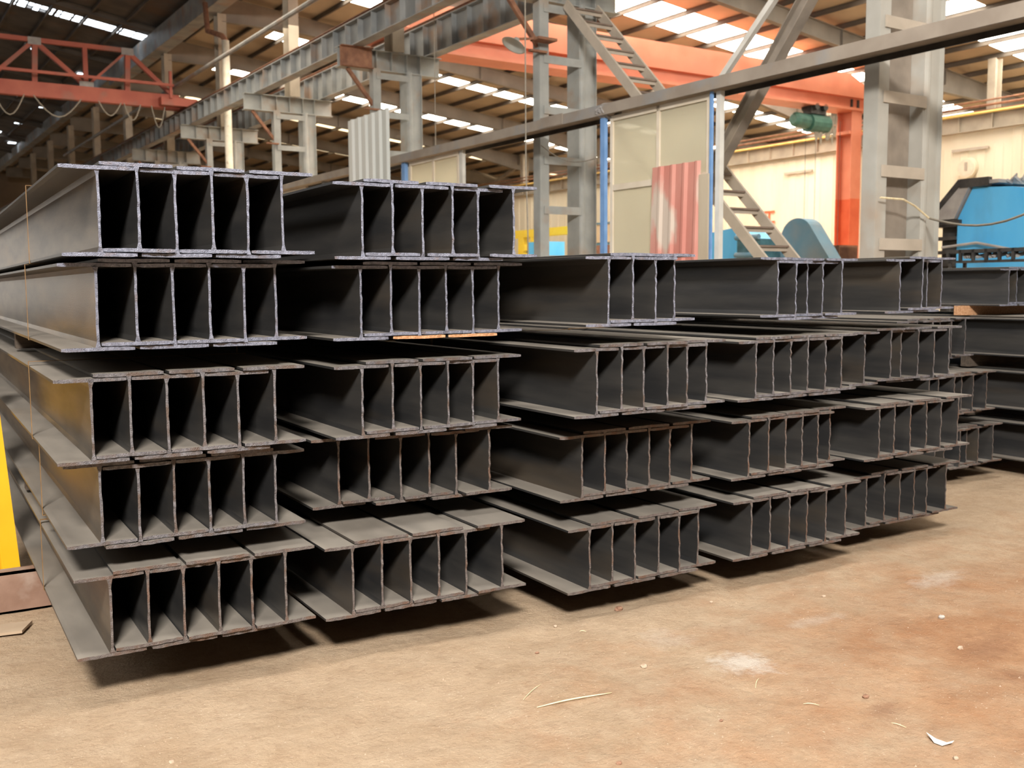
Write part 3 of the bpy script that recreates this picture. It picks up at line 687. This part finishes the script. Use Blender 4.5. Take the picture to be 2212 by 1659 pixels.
# ------------------------------------------------------------------ columns between the bays
def column(Y0, label, full=True, z0=-.02):
    t = thing('lattice_column', label, 'column', (12.6, Y0, 0), group='lattice columns between the two bays')
    B = (12.6, Y0, 0); H = 7.72; gm = M['grey_warm'] if Y0 < 12 else M['grey']
    mb = MB(); mb.ibeam((12.0, Y0+.12, z0), (12.0, Y0+.12, H), .24, .22, .016, .012, up=(0,1,0)); mb.box(11.885, 11.90, Y0+.01, Y0+.23, z0, H)
    mb.build('leg', gm, t, B)
    mb = MB(); mb.box(12.88, 12.895, Y0, Y0+.42, z0, H)                         # face plate with gussets
    mb.box(12.9, 13.33, Y0+.06, Y0+.075, z0, H); mb.box(13.315, 13.33, Y0-.005, Y0+.42, z0, H); mb.box(12.9, 13.33, Y0+.35, Y0+.365, z0, H)
    mb.tube([(12.975, Y0+.075, z0), (12.975, Y0+.075, H)], .095, 14)
    mb.build('leg', gm, t, B)
    z = .45
    while z < H-.25:
        mb = MB(); mb.box(11.98, 12.93, Y0-.022, Y0-.006, z, z+.16)
        o = mb.build('batten', M['taupe'] if Y0 < 12 else M['grey'], t, B); z += 1.0
    if Y0 < 12:
        mb = MB(); mb.box(12.12, 12.86, Y0+.20, Y0+.212, z0, H); mb.build('back_plate', M['brace'], t, B)
    # cross head carrying both runway girders
    mb = MB(); mb.ibeam((10.95, Y0+.15, 7.93), (13.95, Y0+.15, 7.93), .52, .30, .022, .016)
    for x in (11.5, 12.0, 12.45, 12.9, 13.3): mb.box(x-.008, x+.008, Y0, Y0+.14, 7.69, 8.17)
    mb.build('crosshead', M['grey'], t, B)
    mb = MB(); mb.box(10.95, 11.85, Y0-.03, Y0-.012, 7.69, 8.17); mb.box(10.95, 11.85, Y0-.15, Y0-.012, 8.17, 8.19); mb.box(10.95, 11.85, Y0-.15, Y0-.012, 7.67, 7.69)
    if abs(Y0-24.7) < .1: mb.build('rusty_end_plate', M['rust'], t, B)
    mb = MB(); mb.bar((11.2, Y0+.1, 7.66), (11.95, Y0+.1, 6.75), .09, .09, (0,1,0)); mb.box(11.6, 12.0, Y0-.12, Y0-.02, 6.62, 6.66)
    mb.build('knee_brace', M['rust'], t, B)
    mb = MB(); mb.ibeam((12.6, Y0+.15, 8.19), (12.6, Y0+.15, 12.44), .50, .34, .02, .014, up=(0,1,0)); mb.build('upper_shaft', M['concrete'], t, B)
    return t
CL = ['grey steel lattice column in front of the blue machine, nearest of its row',
      'grey steel lattice column beside the top of the stair',
      'grey steel lattice column behind the white corrugated sheet, with rusty bracket',
      'grey lattice column behind the leftmost pile, left of the white corrugated sheet',
      'grey lattice column behind the cream rain pipe',
      'distant grey lattice column left of the cream rain pipe', 'distant lattice column under the red truss crane',
      'more distant lattice column under the red truss crane', 'far lattice column left of the others under the truss',
      'second farthest lattice column of the row', 'farthest lattice column of the row']
for k, yc in enumerate(YC[:11]): column(yc, CL[k])

def runway(x, zc, h, label, name='crane_runway_girder', side=-1, y0=1.0, y1=104.0):
    t = thing(name, label, 'girder', (x, y0, zc-h/2)); B = (x, y0, zc-h/2)
    mb = MB(); mb.ibeam((x, y0, zc), (x, y1, zc), h, .32, .025, .016); mb.build('girder_body', M['girder'], t, B)
    for y in np.arange(16.4, 66, .78):
        mb = MB(); mb.box(x-.155, x-.01, y, y+.016, zc-h/2+.025, zc+h/2-.025); mb.build('stiffener', M['girder'], t, B)
    mb = MB(); mb.ibeam((x, y0, zc+h/2+.07), (x, y1, zc+h/2+.07), .13, .09, .02, .02); mb.build('crane_rail', M['rust'], t, B)
    return t
runway(11.4, 8.50, .62, 'grey runway girder with stiffeners nearest to the beam piles')
runway(13.70, 8.66, .86, 'deeper grey runway girder behind the column row', y0=3.0)
# long tie pipe and valley gutter girder over the near bay
mb = MB(); mb.tube([(11.0, 20, 9.72), (11.0, 64, 9.72)], .07, 8)
tag(mb.build('tie_pipe', M['greydark'], None, (11, 20, 9.7)), 'long brown-grey pipe running above the nearest runway girder', 'pipe')
mb = MB(); mb.box(11.95, 12.55, 18, 56, 12.45, 13.3); mb.box(12.1, 12.6, 56, 107, 12.9, 13.62)
tag(mb.build('valley_gutter', M['girder'], None, (12.2, 18, 12.4)), 'grey box gutter along the valley between the two roofs', 'gutter', kind='structure')
# rain pipe
t = thing('rain_pipe', 'cream rain pipe with rusty elbow standing left of the columns', 'pipe', (11.9, 36.8, 0))
mb = MB(); mb.tube([(11.9, 36.8, 0), (11.9, 36.8, 10.85)], .135, 12); mb.build('pipe', M['pipe'], t, (11.9,36.8,0), smooth=True)
mb = MB(); mb.tube([(11.9, 36.8, 10.85), (11.85, 37.0, 11.05), (11.7, 38.2, 11.45), (11.7, 38.4, 12.5)], .10, 10); mb.build('elbow', M['rust'], t, (11.9,36.8,0), smooth=True)

# ------------------------------------------------------------------ partition with rail beam
t = thing('partition_rail_beam', 'long brown-grey I-beam rail crossing over the window panels', 'beam', (11.3, 3, 4.92)); B = (11.3, 3, 4.92)
mb = MB(); mb.box(11.10, 11.125, 3.0, 36, 4.92, 5.10); mb.build('flange', M['rail'], t, B)
mb = MB(); mb.box(11.665, 11.69, 3.0, 36, 4.92, 5.10); mb.build('flange', M['black'], t, B)  # far flange and web coloured darker to imitate shade in the recess
mb = MB(); mb.box(11.125, 11.665, 3.0, 36, 5.0, 5.015); mb.build('web', M['brace'], t, B)
mb = MB(); mb.box(11.09, 11.11, 15.2, 15.9, 4.93, 5.12); mb.build('splice_plate', M['rail'], t, B)
mb = MB(); R = random.Random(2)
for k in range(9): mb.tube([(11.3+.23*math.cos(a+k), 14.1+R.uniform(-.09,.09)+.02*math.sin(a*3), 5.01+.13*math.sin(a+k)) for a in np.linspace(0, 6.28, 9)], .016, 5)
tag(mb.build('rag_knot', M['greymetal'], None, (11.3, 14.25, 4.9)), 'grey rag knotted around the rail beam above the blue post', 'rag')
def panel(y0, y1, ztop, label, mids, cross, posts=True, z0=-.02):
    t = thing('window_panel', label, 'window panel', (11.3, y0, 0)); B = (11.3, y0, 0)
    mb = MB(); f = .07
    mb.box(11.26, 11.34, y0, y0+f, z0, ztop); mb.box(11.26, 11.34, y1-f, y1, z0, ztop); mb.box(11.262, 11.338, y0, y1, ztop-f*1.3, ztop); mb.box(11.262, 11.338, y0, y1, z0, z0+f)
    for m_ in mids: mb.box(11.262, 11.338, m_-f/2, m_+f/2, z0, ztop)
    for c_ in cross: mb.box(11.264, 11.336, y0, y1, c_-.05, c_+.05)
    mb.build('frame', M['cream'], t, B)
    ys = [y0+f] + [v for m_ in mids for v in (m_-f/2, m_+f/2)] + [y1-f]; zs = [z0+f] + [v for c_ in cross for v in (c_-.05, c_+.05)] + [ztop-f*1.3]
    for i in range(0, len(ys), 2):
        for j in range(0, len(zs), 2):
            mb = MB(); mb.box(11.296, 11.304, ys[i], ys[i+1], zs[j], zs[j+1]); mb.build('glass_pane', M['frost'], t, B)
    return t
panel(11.58, 14.02, 4.91, 'cream framed panel of frosted panes behind the red sheet', [12.78], [3.68])
panel(19.25, 21.55, 4.91, 'cream framed window panel standing right of the white corrugated sheet', [20.4], [3.3])
panel(28.0, 31.6, 4.91, 'small cream framed window showing between the two left piles', [29.8], [3.3])
def post(y, x, w, m, label, wy=None):
    mb = MB(); wy = wy or w; mb.box(x-w/2, x+w/2, y-wy/2, y+wy/2, -.02, 4.918)
    return tag(mb.build('partition_post', M[m], None, (x, y, 0)), label, 'post')
post(14.14, 11.22, .07, 'blue', 'blue post at the left edge of the large frosted panel', .12)
post(11.50, 11.22, .04, 'blue', 'thin blue strip post right of the large frosted panel', .05)
post(11.40, 11.30, .09, 'white', 'off-white post at the right end of the large frosted panel', .09)
post(21.70, 11.22, .09, 'blue', 'blue post right of the white corrugated sheet', .16)
post(19.15, 11.30, .08, 'white', 'cream post at the right end of the smaller window panel', .14)
post(31.8, 11.22, .16, 'blue', 'small blue post seen between the two left piles', .2)
post(4.2, 11.30, .18, 'greydark', 'grey post under the near end of the rail beam')
post(26.6, 11.30, .18, 'greydark', 'grey post under the rail beam behind the white sheet')
post(35.0, 11.30, .18, 'greydark', 'grey post under the far end of the rail beam')

def corrugated(name, label, y0, y1, z0, z1, m, x=11.05, lean=.10, ribs=5, amp=.03, tops=None, skew=0.0):
    mb = MB(); vs = []; n = ribs*6; cols = []
    for i in range(n+1):
        t = i/n; ph = (t*ribs) % 1.0
        a = amp if .12 < ph < .38 else 0.0
        y = y0+(y1-y0)*t
        zt = z1 + (tops[0] + (tops[1]-tops[0])*t if tops else 0)
        cols.append((x-a, y, zt))
    for th in (0, .003):
        for (cx, y, zt) in cols: vs += [(cx+th-lean*0+0, y, z0), (cx+th+lean, y+skew, zt)]
    m_ = 2*(n+1); fs = []
    for i in range(n):
        fs.append((2*i, 2*i+1, 2*i+3, 2*i+2)); fs.append((m_+2*i, m_+2*i+2, m_+2*i+3, m_+2*i+1)); fs.append((2*i+1, m_+2*i+1, m_+2*i+3, 2*i+3))
    fs += [(0, m_, m_+1, 1), (2*n, 2*n+1, m_+2*n+1, m_+2*n)]
    mb.add(vs, fs); return tag(mb.build(name, m, None, (x, y0, z0)), label, 'metal sheet')
corrugated('corrugated_sheet', 'faded red corrugated metal sheet leaning on the frosted window panel', 11.67, 12.80, -.01, 3.90, M['redsheet'], ribs=4, amp=.035, tops=(.0, .0), lean=.12)
corrugated('corrugated_sheet', 'tall grey-white corrugated metal sheet standing behind the second pile', 22.05, 24.42, -.01, 6.25, M['whitesheet'], ribs=6, amp=.05, tops=(0, 0), lean=.05, x=11.02, skew=.12)
mb = MB(); mb.box(11.12, 11.15, 11.46, 11.66, -.01, 3.68)
tag(mb.build('plywood_strip', mat('weathered_tan_board', (.52,.43,.31), (.60,.52,.40), 3, rough=.8, stretch=(1,1,.2)), None, (11.12, 11.6, 0)), 'weathered tan board standing right of the red sheet', 'board')

# braces
mb = MB(); mb.ibeam((12.12, 9.56, 7.28), (12.12, 12.7, 3.45), .22, .20, .02, .02); 
tag(mb.build('diagonal_brace', M['brace'], None, (12.45, 9.2, 3.3)), 'thick brown-grey diagonal brace left of the nearest column', 'brace')
mb = MB(); mb.ibeam((12.12, 12.72, 3.38), (12.12, 12.72, -.02), .22, .20, .02, .02, up=(0,1,0))
tag(mb.build('brace_post', M['brace'], None, (12.45, 12.9, 0)), 'brown-grey post below the thick diagonal brace', 'post')
mb = MB(); mb.bar((11.5, 9.5, 7.05), (11.5, 11.62, 5.12), .09, .09, (1,0,0))
tag(mb.build('diagonal_brace', M['white'], None, (11.5, 11.6, 5.1)), 'thin pale diagonal brace standing on the rail beam', 'brace')
mb = MB(); mb.bar((36.9, 54.4, 10.1), (36.9, 61.4, 8.0), .2, .2); mb.bar((37.1, 61.4, 10.1), (37.1, 54.4, 8.0), .12, .12)
tag(mb.build('cross_brace', M['brace'], None, (36.6, 52.9, 8.3)), 'tan cross brace high up beyond the smaller window panel', 'brace')

# stair
t = thing('steel_stair', 'steep taupe steel stair rising left to the runway girder', 'stair', (12.85, 9.6, 0)); B = (12.85, 9.6, 0)
ya, za, yb_, zb_ = 9.58, .45, 16.93, 7.64
for x in (12.45, 13.22):
    mb = MB(); mb.bar((x, ya, za), (x, yb_, zb_), .05, .19, (0,0,1)); mb.build('stringer', M['taupe'], t, B)
mb = MB(); mb.box(12.4, 13.27, 9.46, 9.85, -.02, .40); mb.build('foot_block', M['concrete'], t, B)
nst = 22
for k in range(nst):
    f_ = (k+.6)/nst; y = ya+(yb_-ya)*f_; z = za+(zb_-za)*f_
    mb = MB(); mb.box(12.475, 13.195, y-.10, y+.12, z, z+.02, 1); mb.box(12.475, 13.195, y-.08, y-.06, z-.075, z+.001); mb.box(12.475, 13.195, y-.115, y-.10, z-.012, z+.02, 1); o = mb.build('tread', [M['taupe'], M['tread']], t, B)
# ------------------------------------------------------------------ red cranes
t = thing('gantry_crane', 'big orange-red semi-gantry crane spanning the second bay', 'crane', (33.9, 27.5, 0)); B = (33.9, 27.5, 0)
mb = MB(); poly = [(13.2,9.05),(36.0-.9,9.05),(36.0-.3,9.35),(36.0-.3,9.95),(36.0-1.6,10.45),(13.2,10.45)]
mb.prism([(14.4,9.55),(35.6,9.55),(35.75,9.9),(34.4,10.45),(14.4,10.45)], 'y', 27.4, 28.3)
mb.prism([(14.4,9.13),(35.6,9.13),(35.6,9.55),(14.4,9.55)], 'y', 27.62, 28.1)
mb.box(14.4, 35.6, 27.35, 28.35, 9.03, 9.13); mb.box(13.5, 14.45, 27.2, 28.5, 9.235, 9.6)
mb.build('box_girder', M['red'], t, B)
mb = MB(); mb.ibeam((34.95, 27.85, 5.5), (34.95, 27.85, 9.03), .75, .62, .04, .03, up=(0,1,0)); mb.box(34.5, 35.4, 27.5, 28.2, 8.1, 8.22); mb.build('support_leg', M['red'], t, B)
mb = MB(); mb.ibeam((34.95, 27.85, 0), (34.95, 27.85, 5.5), .75, .62, .04, .03, up=(0,1,0)); o = mb.build('lower_leg', M['reddeep'], t, B); o['label'] = 'deep red lower part of the leg'
for x in (27.0, 27.5, 27.95, 34.7, 35.1):
    mb = MB(); mb.box(x, x+.10, 27.56, 27.62, 9.15, 9.5); mb.build('slot', M['black'], t, B)
t = thing('electric_hoist', 'green electric hoist hanging under the orange-red gantry girder', 'hoist', (32.2, 27.7, 8.3)); B = (32.2, 27.7, 8.3)
mb = MB(); mb.tube([(31.4,27.7,8.45),(31.5,27.7,8.45),(31.55,27.7,8.45),(32.2,27.7,8.42)], [.18,.28,.29,.29], 14); mb.build('motor', M['green'], t, B, smooth=False)
mb = MB(); mb.tube([(32.25,27.7,8.38),(33.3,27.7,8.38)], .36, 14); mb.build('drum', M['green'], t, B)
mb = MB(); mb.box(32.2, 33.1, 27.5, 27.9, 8.72, 9.02); mb.tube([(32.4,27.35,8.98),(32.4,28.05,8.98)], .13, 10); mb.tube([(32.9,27.35,8.98),(32.9,28.05,8.98)], .13, 10); mb.build('trolley', M['black'], t, B)
mb = MB(); R = random.Random(3)
for k in range(12):
    x = 32.6+R.random()*1.4; dz = R.uniform(.5, 1.2); w_ = R.uniform(.08, .3)
    mb.tube([(x-w_/2+w_*s, 27.6, 8.75-dz*math.sin(math.pi*s)) for s in np.linspace(0, 1, 9)], .025, 5)
mb.build('festoon_cables', M['cable'], t, B)
mb = MB(); mb.tube([(32.15,27.7,8.1),(32.15,27.7,.5)], .012, 4); mb.tube([(32.75,27.7,8.1),(32.75,27.7,.5)], .012, 4); mb.tube([(34.2,27.7,8.6),(34.2,27.7,.5)], .014, 4); mb.build('hoist_rope', M['darkcable'], t, B)

t = thing('truss_crane', 'faded red truss crane high in the near bay at left', 'crane', (0, 40.6, 8.9)); B = (0, 40.6, 8.9)
XR = 11.2; X0 = -13.0
mb = MB(); mb.ibeam((X0,40.6,9.17), (XR,40.6,9.17), .52, .30, .03, .02); mb.box(X0, XR, 40.44, 40.46, 8.93, 9.41); mb.build('main_girder', M['redold'], t, B)
mb = MB(); mb.bar((X0,40.6,10.92), (9.45,40.6,10.92), .16, .16); mb.build('top_chord', M['redold'], t, B)
mb = MB(); mb.bar((X0,39.9,9.68), (10.85,39.9,9.68), .10, .10); mb.build('walkway_rail', M['redold'], t, B)
nodes = [9.1, 4.95+.0, .8, -3.4, -7.6]
xs_t = [9.1, 7.02, 4.95, 2.87, .8, -1.3]
def web(a, b, w=.16): 
    mb = MB(); mb.bar(a, b, w, w*.9); return mb.build('truss_member', M['redold'], t, B)
for k in range(4):
    tx, bx = 9.35-3.2*k, 7.85-3.2*k
    web((tx,40.6,10.9), (bx,40.6,9.45), .10 if k == 0 else .15); web((tx,40.6,10.9), ((10.95 if k == 0 else bx+3.2),40.6,9.45), .17)
    web((tx+.02,40.6,10.9), (tx-.05,40.6,9.4), .20); web((bx,40.6,10.9), (bx,40.6,9.45), .16)
    mb = MB(); mb.box(tx-.22, tx+.22, 40.48, 40.5, 10.74, 11.0); mb.build('gusset_plate', M['greymetal'], t, B)
    mb = MB(); mb.box(bx-.25, bx+.25, 40.48, 40.5, 9.42, 9.62); mb.build('gusset_plate', M['greymetal'], t, B)
mb = MB(); mb.box(10.4, 11.75, 40.0, 41.3, 8.955, 9.25); mb.box(10.7, 10.8, 39.9, 40.0, 9.2, 10.2); mb.build('end_truck', M['redold'], t, B)
mb = MB()
for a, b, d in ((3.3,3.9,.7),(4.1,4.25,.8),(4.35,4.55,.85),(4.7,5.7,.75),(6.0,7.6,.70),(8.2,9.0,.5),(9.1,9.7,.6),(10.1,10.6,.8)):
    mb.tube([(a+(b-a)*s, 40.3, 8.92-d*math.sin(math.pi*s)) for s in np.linspace(0, 1, 9)], .022, 5)
tag(mb.build('festoon_cable', M['cable'], None, (4, 40.3, 8.9)), 'grey cable hanging in loops below the red truss crane', 'cable')

# ------------------------------------------------------------------ lamp, ropes
t = thing('pendant_lamp', 'round grey enamel lamp shade hanging before the stair column', 'lamp', (11.2, 16.95, 6.65)); B = (11.2, 16.95, 6.65)
mb = MB(); prof = [(.02,.16),(.05,.16),(.07,.10),(.16,.06),(.25,.0),(.255,-.005),(.24,.0),(.15,.05),(.05,.09),(.0,.10)]
vs = []; n = 24
for r_, z_ in prof:
    for k in range(n):
        a = 2*math.pi*k/n; p = Vector((r_*math.cos(a), r_*math.sin(a), z_)); p.rotate(Matrix.Rotation(.55, 3, 'Y')); vs.append((11.2+p.x, 16.95+p.y, 6.68+p.z))
mb.add(vs, [(j*n+k, j*n+(k+1)%n, (j+1)*n+(k+1)%n, (j+1)*n+k) for j in range(len(prof)-1) for k in range(n)])
mb.build('lamp_shade', M['lamp'], t, B, smooth=True)
mb = MB(); mb.bar((11.28,16.95,6.81), (11.75,16.86,6.86), .04, .04); mb.bar((11.85,17.0,6.84), (11.85,16.70,6.84), .45, .05); mb.build('bracket', M['rust'], t, B)
def line(pts, r, m, label, name='rope', cat='rope'):
    mb = MB(); mb.tube(pts, r, 5, cap=True); return tag(mb.build(name, M[m], None, tuple(pts[0])), label, cat)
line([(11.0,16.25,10.5),(11.0,16.25,7.6),(11.0,16.25,4.2),(11.0,16.2,3.2),(10.98,16.1,.3)], .014, 'cable', 'thin vertical cord hanging past the lamp', 'cord', 'cord')
line([(11.9,21.4,9.5),(11.9,21.4,5.0)], .010, 'cable', 'thin cord hanging left of the lamp above the rail', 'cord', 'cord')
def sag(a, b, d, n=12):
    return [tuple(Vector(a).lerp(Vector(b), i/n) - Vector((0, 0, d*math.sin(math.pi*i/n)))) for i in range(n+1)]
line(sag((11.87,16.98,4.8), (11.25,14.23,4.25), .2), .010, 'cable', 'thin wire sagging from the stair column to the blue post', 'wire', 'wire')
line([(11.85,8.9,3.15),(12.3,8.86,3.14),(12.6,8.88,3.06),(12.9,8.86,2.9)], .014, 'straw', 'straw coloured rope wound on the nearest column', 'rope')
line(sag((12.9,8.85,2.9), (10.6,5.2,3.25), .35), .016, 'cable', 'pale rope stretched from the nearest column past the blue machine', 'rope')

# ------------------------------------------------------------------ machines of the second bay
def ext(name, label, cat, x, poly, depth, m, parts=()):
    t = thing(name, label, cat, (x, poly[0][0], 0)); B = (x, poly[0][0], 0)
    mb = MB(); mb.prism(poly, 'x', x, x+depth); fixnormals(mb.build('body', M[m], t, B)); return t, B
t, B = ext('blue_machine', 'large bright blue machine housing right of the nearest column', 'machine', 20.0, [(6.0,0),(13.05,0),(13.05,3.35),(12.72,4.0),(11.85,3.95),(11.35,3.85),(10.9,3.2),(6.0,3.2)], 2.2, 'bluemach')
mb = MB()
for z in (2.35, 2.62, 2.92, 3.2): mb.box(19.95, 21.6, 13.05, 13.62, z, z+.07)
mb.box(20.3, 21.7, 13.05, 13.6, 1.2, 3.35); mb.build('side_rack', M['black'], t, B)
mb = MB(); mb.prism([(13.62,3.35),(13.62,3.42),(12.95,4.12),(12.1,4.12),(12.1,4.05),(12.75,4.02),(13.08,3.36)], 'x', 19.9, 21.5); fixnormals(mb.build('chute', M['greymetal'], t, B))
mb = MB(); mb.prism([(13.66,3.32),(13.66,3.45),(12.98,4.18),(12.9,4.10)], 'x', 19.86, 19.9); mb.box(19.86, 20.0, 12.3, 12.95, 4.0, 4.18); mb.box(19.9, 20.0, 12.95, 13.6, 3.24, 3.34); fixnormals(mb.build('chain_track', M['black'], t, B))
mb = MB(); mb.tube([(19.95,11.02,2.95),(20.05,11.02,2.95)], .05, 10); mb.build('cap', M['greymetal'], t, B)
mb = MB(); mb.tube([(19.9,10.75,3.2),(19.9,11.6,2.62)], .022, 6); mb.tube([(19.85,13.3,2.76),(19.85,12.5,2.83),(19.85,11.7,2.66)], .03, 6); mb.build('lever', M['greymetal'], t, B)
mb = MB(); R = random.Random(6)
for k in range(16):
    y = 11.1+k*.06+R.random()*.05; mb.tube([(20.3, y, 4.04), (20.3+R.uniform(-.1,.1), y+R.uniform(-.1,.1), 4.10+R.uniform(0,.12)), (20.3, y+.15, 4.05)], .035, 5)
tag(mb.build('cable_heap', M['greymetal'], None, (20.3, 11.3, 3.95)), 'grimy heap of cables lying on the blue machine', 'cables', kind='stuff')
pts = []
for a in np.linspace(math.radians(200), math.radians(-25), 18): pts.append((17.45-.0+ -.52*math.cos(a)*-1, 3.12+.52*math.sin(a)))
pts = [(17.98,0.0)] + [(17.45+.52*math.cos(a), 3.12+.52*math.sin(a)) for a in np.linspace(0, math.radians(150), 14)] + [(15.9,1.9),(15.0,.6),(15.0,0)]
t, B = ext('belt_guard', 'dusty blue belt guard with rounded top right of the stair', 'machine', 20.0, pts, .45, 'blueold')
t, B = ext('press_machine', 'bright blue machine body seen behind the foot of the stair', 'machine', 20.6, [(18.6,0),(21.6,0),(21.6,3.4),(20.3,3.55),(18.9,2.6)], 1.2, 'bluemach')
mb = MB(); mb.box(19.4, 20.2, 18.1, 18.9, 2.4, 3.15); mb.build('body', M['teal'], tag_par := thing('gearbox', 'dark teal gearbox seen through the stair treads', 'machine', (20.4,18.1,0)), (20.4,18.1,0))
mb = MB(); mb.box(19.5, 20.1, 18.2, 18.8, 0, 2.4); mb.build('stand', M['black'], tag_par, (20.4,18.1,0))
mb = MB(); mb.tube([(19.35,18.1,3.2),(19.35,18.9,3.2)], .07, 8); mb.tube([(19.35,18.1,2.75),(19.35,18.9,2.75)], .07, 8); mb.build('rollers', M['blueold'], tag_par, (20.4,18.1,0))
t = thing('scrap_crate', 'rusty brown crate right of the dusty blue guard', 'crate', (20.4, 16.2, 0))
mb = MB()
for k in range(5): mb.box(20.6, 21.3, 16.62+k*.115, 16.71+k*.115, 0, 2.95)
mb.box(20.62, 21.28, 16.62, 17.16, 0, 2.9); mb.build('body', M['rust'], t, (20.4,16.2,0))
# yellow machine and its neighbours, far back
t = thing('yellow_frame_machine', 'bright yellow machine frame left of the stair column', 'machine', (30.0, 43.0, 0)); B = (30, 43, 0)
mb = MB(); mb.box(30, 30.4, 39.6, 46.2, 4.55, 4.95); mb.box(30, 30.4, 44.6, 45.1, 0, 4.6); mb.box(30, 30.4, 43.7, 43.95, 3.8, 4.6); mb.box(30, 30.4, 39.6, 39.9, 0, 4.6); mb.build('frame', M['yellowlight'], t, B)
for k in range(3):
    for y in (45.3, 43.9, 43.5): mb = MB(); mb.tube([(29.7, y, 3.0+k*.42), (29.7, y, 3.3+k*.42)], .17, 10); mb.build('roller', M['yellowlight'], t, B)
mb = MB(); mb.box(30.2, 31, 42.7, 44.6, 3.2, 4.0); mb.build('control_box', M['teal'], t, B)
mb = MB(); mb.box(28.2, 29.4, 40.1, 41.5, 0, 4.15)
tag(mb.build('blue_cabinet', M['bluemach'], None, (30, 40.6, 0)), 'bright blue cabinet between the legs of the stair column', 'cabinet')
mb = MB(); mb.box(29.9, 31.0, 37.2, 39.3, 0, 3.9)
tag(mb.build('brown_cabinet', M['rust'], None, (30, 37.2, 0)), 'brown cabinet between stair column and blue post', 'cabinet')
t = thing('banner_sign', 'cream banner with a dark character left of the blue post', 'sign', (35.85, 46.5, 4.3)); B = (35.85, 46.5, 4.3)
mb = MB(); mb.box(35.80, 35.86, 44.5, 48.5, 4.45, 5.45); mb.build('board', mat('pale_orange_banner', (.78,.58,.36), (.82,.66,.45), 2, rough=.8), t, B)
mb = MB(); mb.box(35.76, 35.80, 44.5, 48.5, 5.45, 5.55); mb.box(35.76, 35.80, 44.5, 48.5, 4.30, 4.40); mb.build('frame', M['blueold'], t, B)
mb = MB()
def stroke(mb, x, y, z, w, h): mb.box(x-.012, x, y-w/2, y+w/2, z-h/2, z+h/2)
for (dy, dz, w_, h_) in ((0,.32,.30,.06),(.0,.16,.46,.05),(-.12,.0,.06,.34),(.12,.0,.06,.34),(0,.02,.30,.05),(0,-.14,.30,.05),(-.13,-.30,.05,.2),(.13,-.30,.05,.2),(.38,.05,.05,.62),(.46,.25,.18,.05),(.46,-.05,.16,.05),(.42,-.25,.05,.2)):
    stroke(mb, 35.80, 46.6-dy, 4.95+dz*1.1, w_, h_)
mb.build('lettering', M['signdark'], t, B)
# red characters painted on the cream wall
mb = MB()
for (y, z, w_, h_) in ((33.15,5.35,.95,.10),(33.15,4.88,1.0,.10),(33.0,5.12,.12,.46),(33.55,5.12,.10,.40),(33.0,4.62,.12,.22)): stroke(mb, 35.94, y, z, w_, h_)
mb.bar((35.93,33.95,3.75),(35.93,33.65,4.25),.012,.09,(1,0,0)); mb.bar((35.93,33.0,3.75),(35.93,33.3,4.25),.012,.09,(1,0,0)); mb.bar((35.93,33.75,3.62),(35.93,33.45,3.98),.012,.09,(1,0,0)); mb.bar((35.93,33.75,3.62),(35.93,33.1,3.68),.012,.08,(1,0,0))
tag(mb.build('painted_characters', M['letter'], None, (35.94, 33.2, 4.2)), 'red characters painted on the cream wall behind the stair', 'writing')
# wall fan
t = thing('wall_clock', 'round pale dial mounted high on the cream wall above the blue machine', 'clock', (35.9, 23.06, 6.36)); B = (35.9, 23.06, 6.36)
mb = MB(); mb.tube([(35.95,23.06,6.36),(35.75,23.06,6.36)], .38, 24); mb.build('case', M['wallcream'], t, B)
mb = MB(); mb.tube([(35.75,23.06,6.36),(35.73,23.06,6.36)], .32, 24); mb.build('face', M['cream'], t, B)
mb = MB(); mb.box(35.70, 35.73, 23.0, 23.10, 6.24, 6.56); mb.build('pointer', M['taupe'], t, B)
for y, z, w_, lab in ((31.3, 6.95, 1.6, 'short brown conduit on the cream wall left of the red crane leg'), (23.0, 7.0, 1.5, 'short brown conduit on the cream wall above the round dial')):
    mb = MB(); mb.box(35.85, 35.92, y-w_/2, y+w_/2, z, z+.10); tag(mb.build('wall_conduit', M['taupe'], None, (35.9, y, z)), lab, 'conduit')
# low lumber and scrap on top of the sixth pile's neighbour
t = thing('scrap_rack', 'low dark rack of metal scraps in front of the blue machine', 'rack', (12.4, 8.2, 0)); B = (12.4, 8.2, 0)
mb = MB(); mb.box(13.6, 14.0, 7.6, 9.0, 2.42, 2.47); mb.box(13.6, 14.0, 7.6, 9.0, 2.28, 2.31)
for y in np.arange(7.6, 9.0, .2): mb.box(13.6, 13.64, y, y+.04, 2.28, 2.47)
for x, y in ((13.6,7.6),(13.96,7.6),(13.6,8.96),(13.96,8.96)): mb.box(x, x+.04, y, y+.04, -.02, 2.3)
mb.build('frame', M['black'], t, B)
mb = MB(); R = random.Random(9)
for k in range(14):
    y = 7.9+R.random(); mb.tube([(13.7, y, 2.36), (13.75+R.uniform(0,.15), y+R.uniform(-.2,.2), 2.40)], .03, 6)
o = mb.build('metal_scraps', M['greymetal'], t, B); o['kind'] = 'stuff'
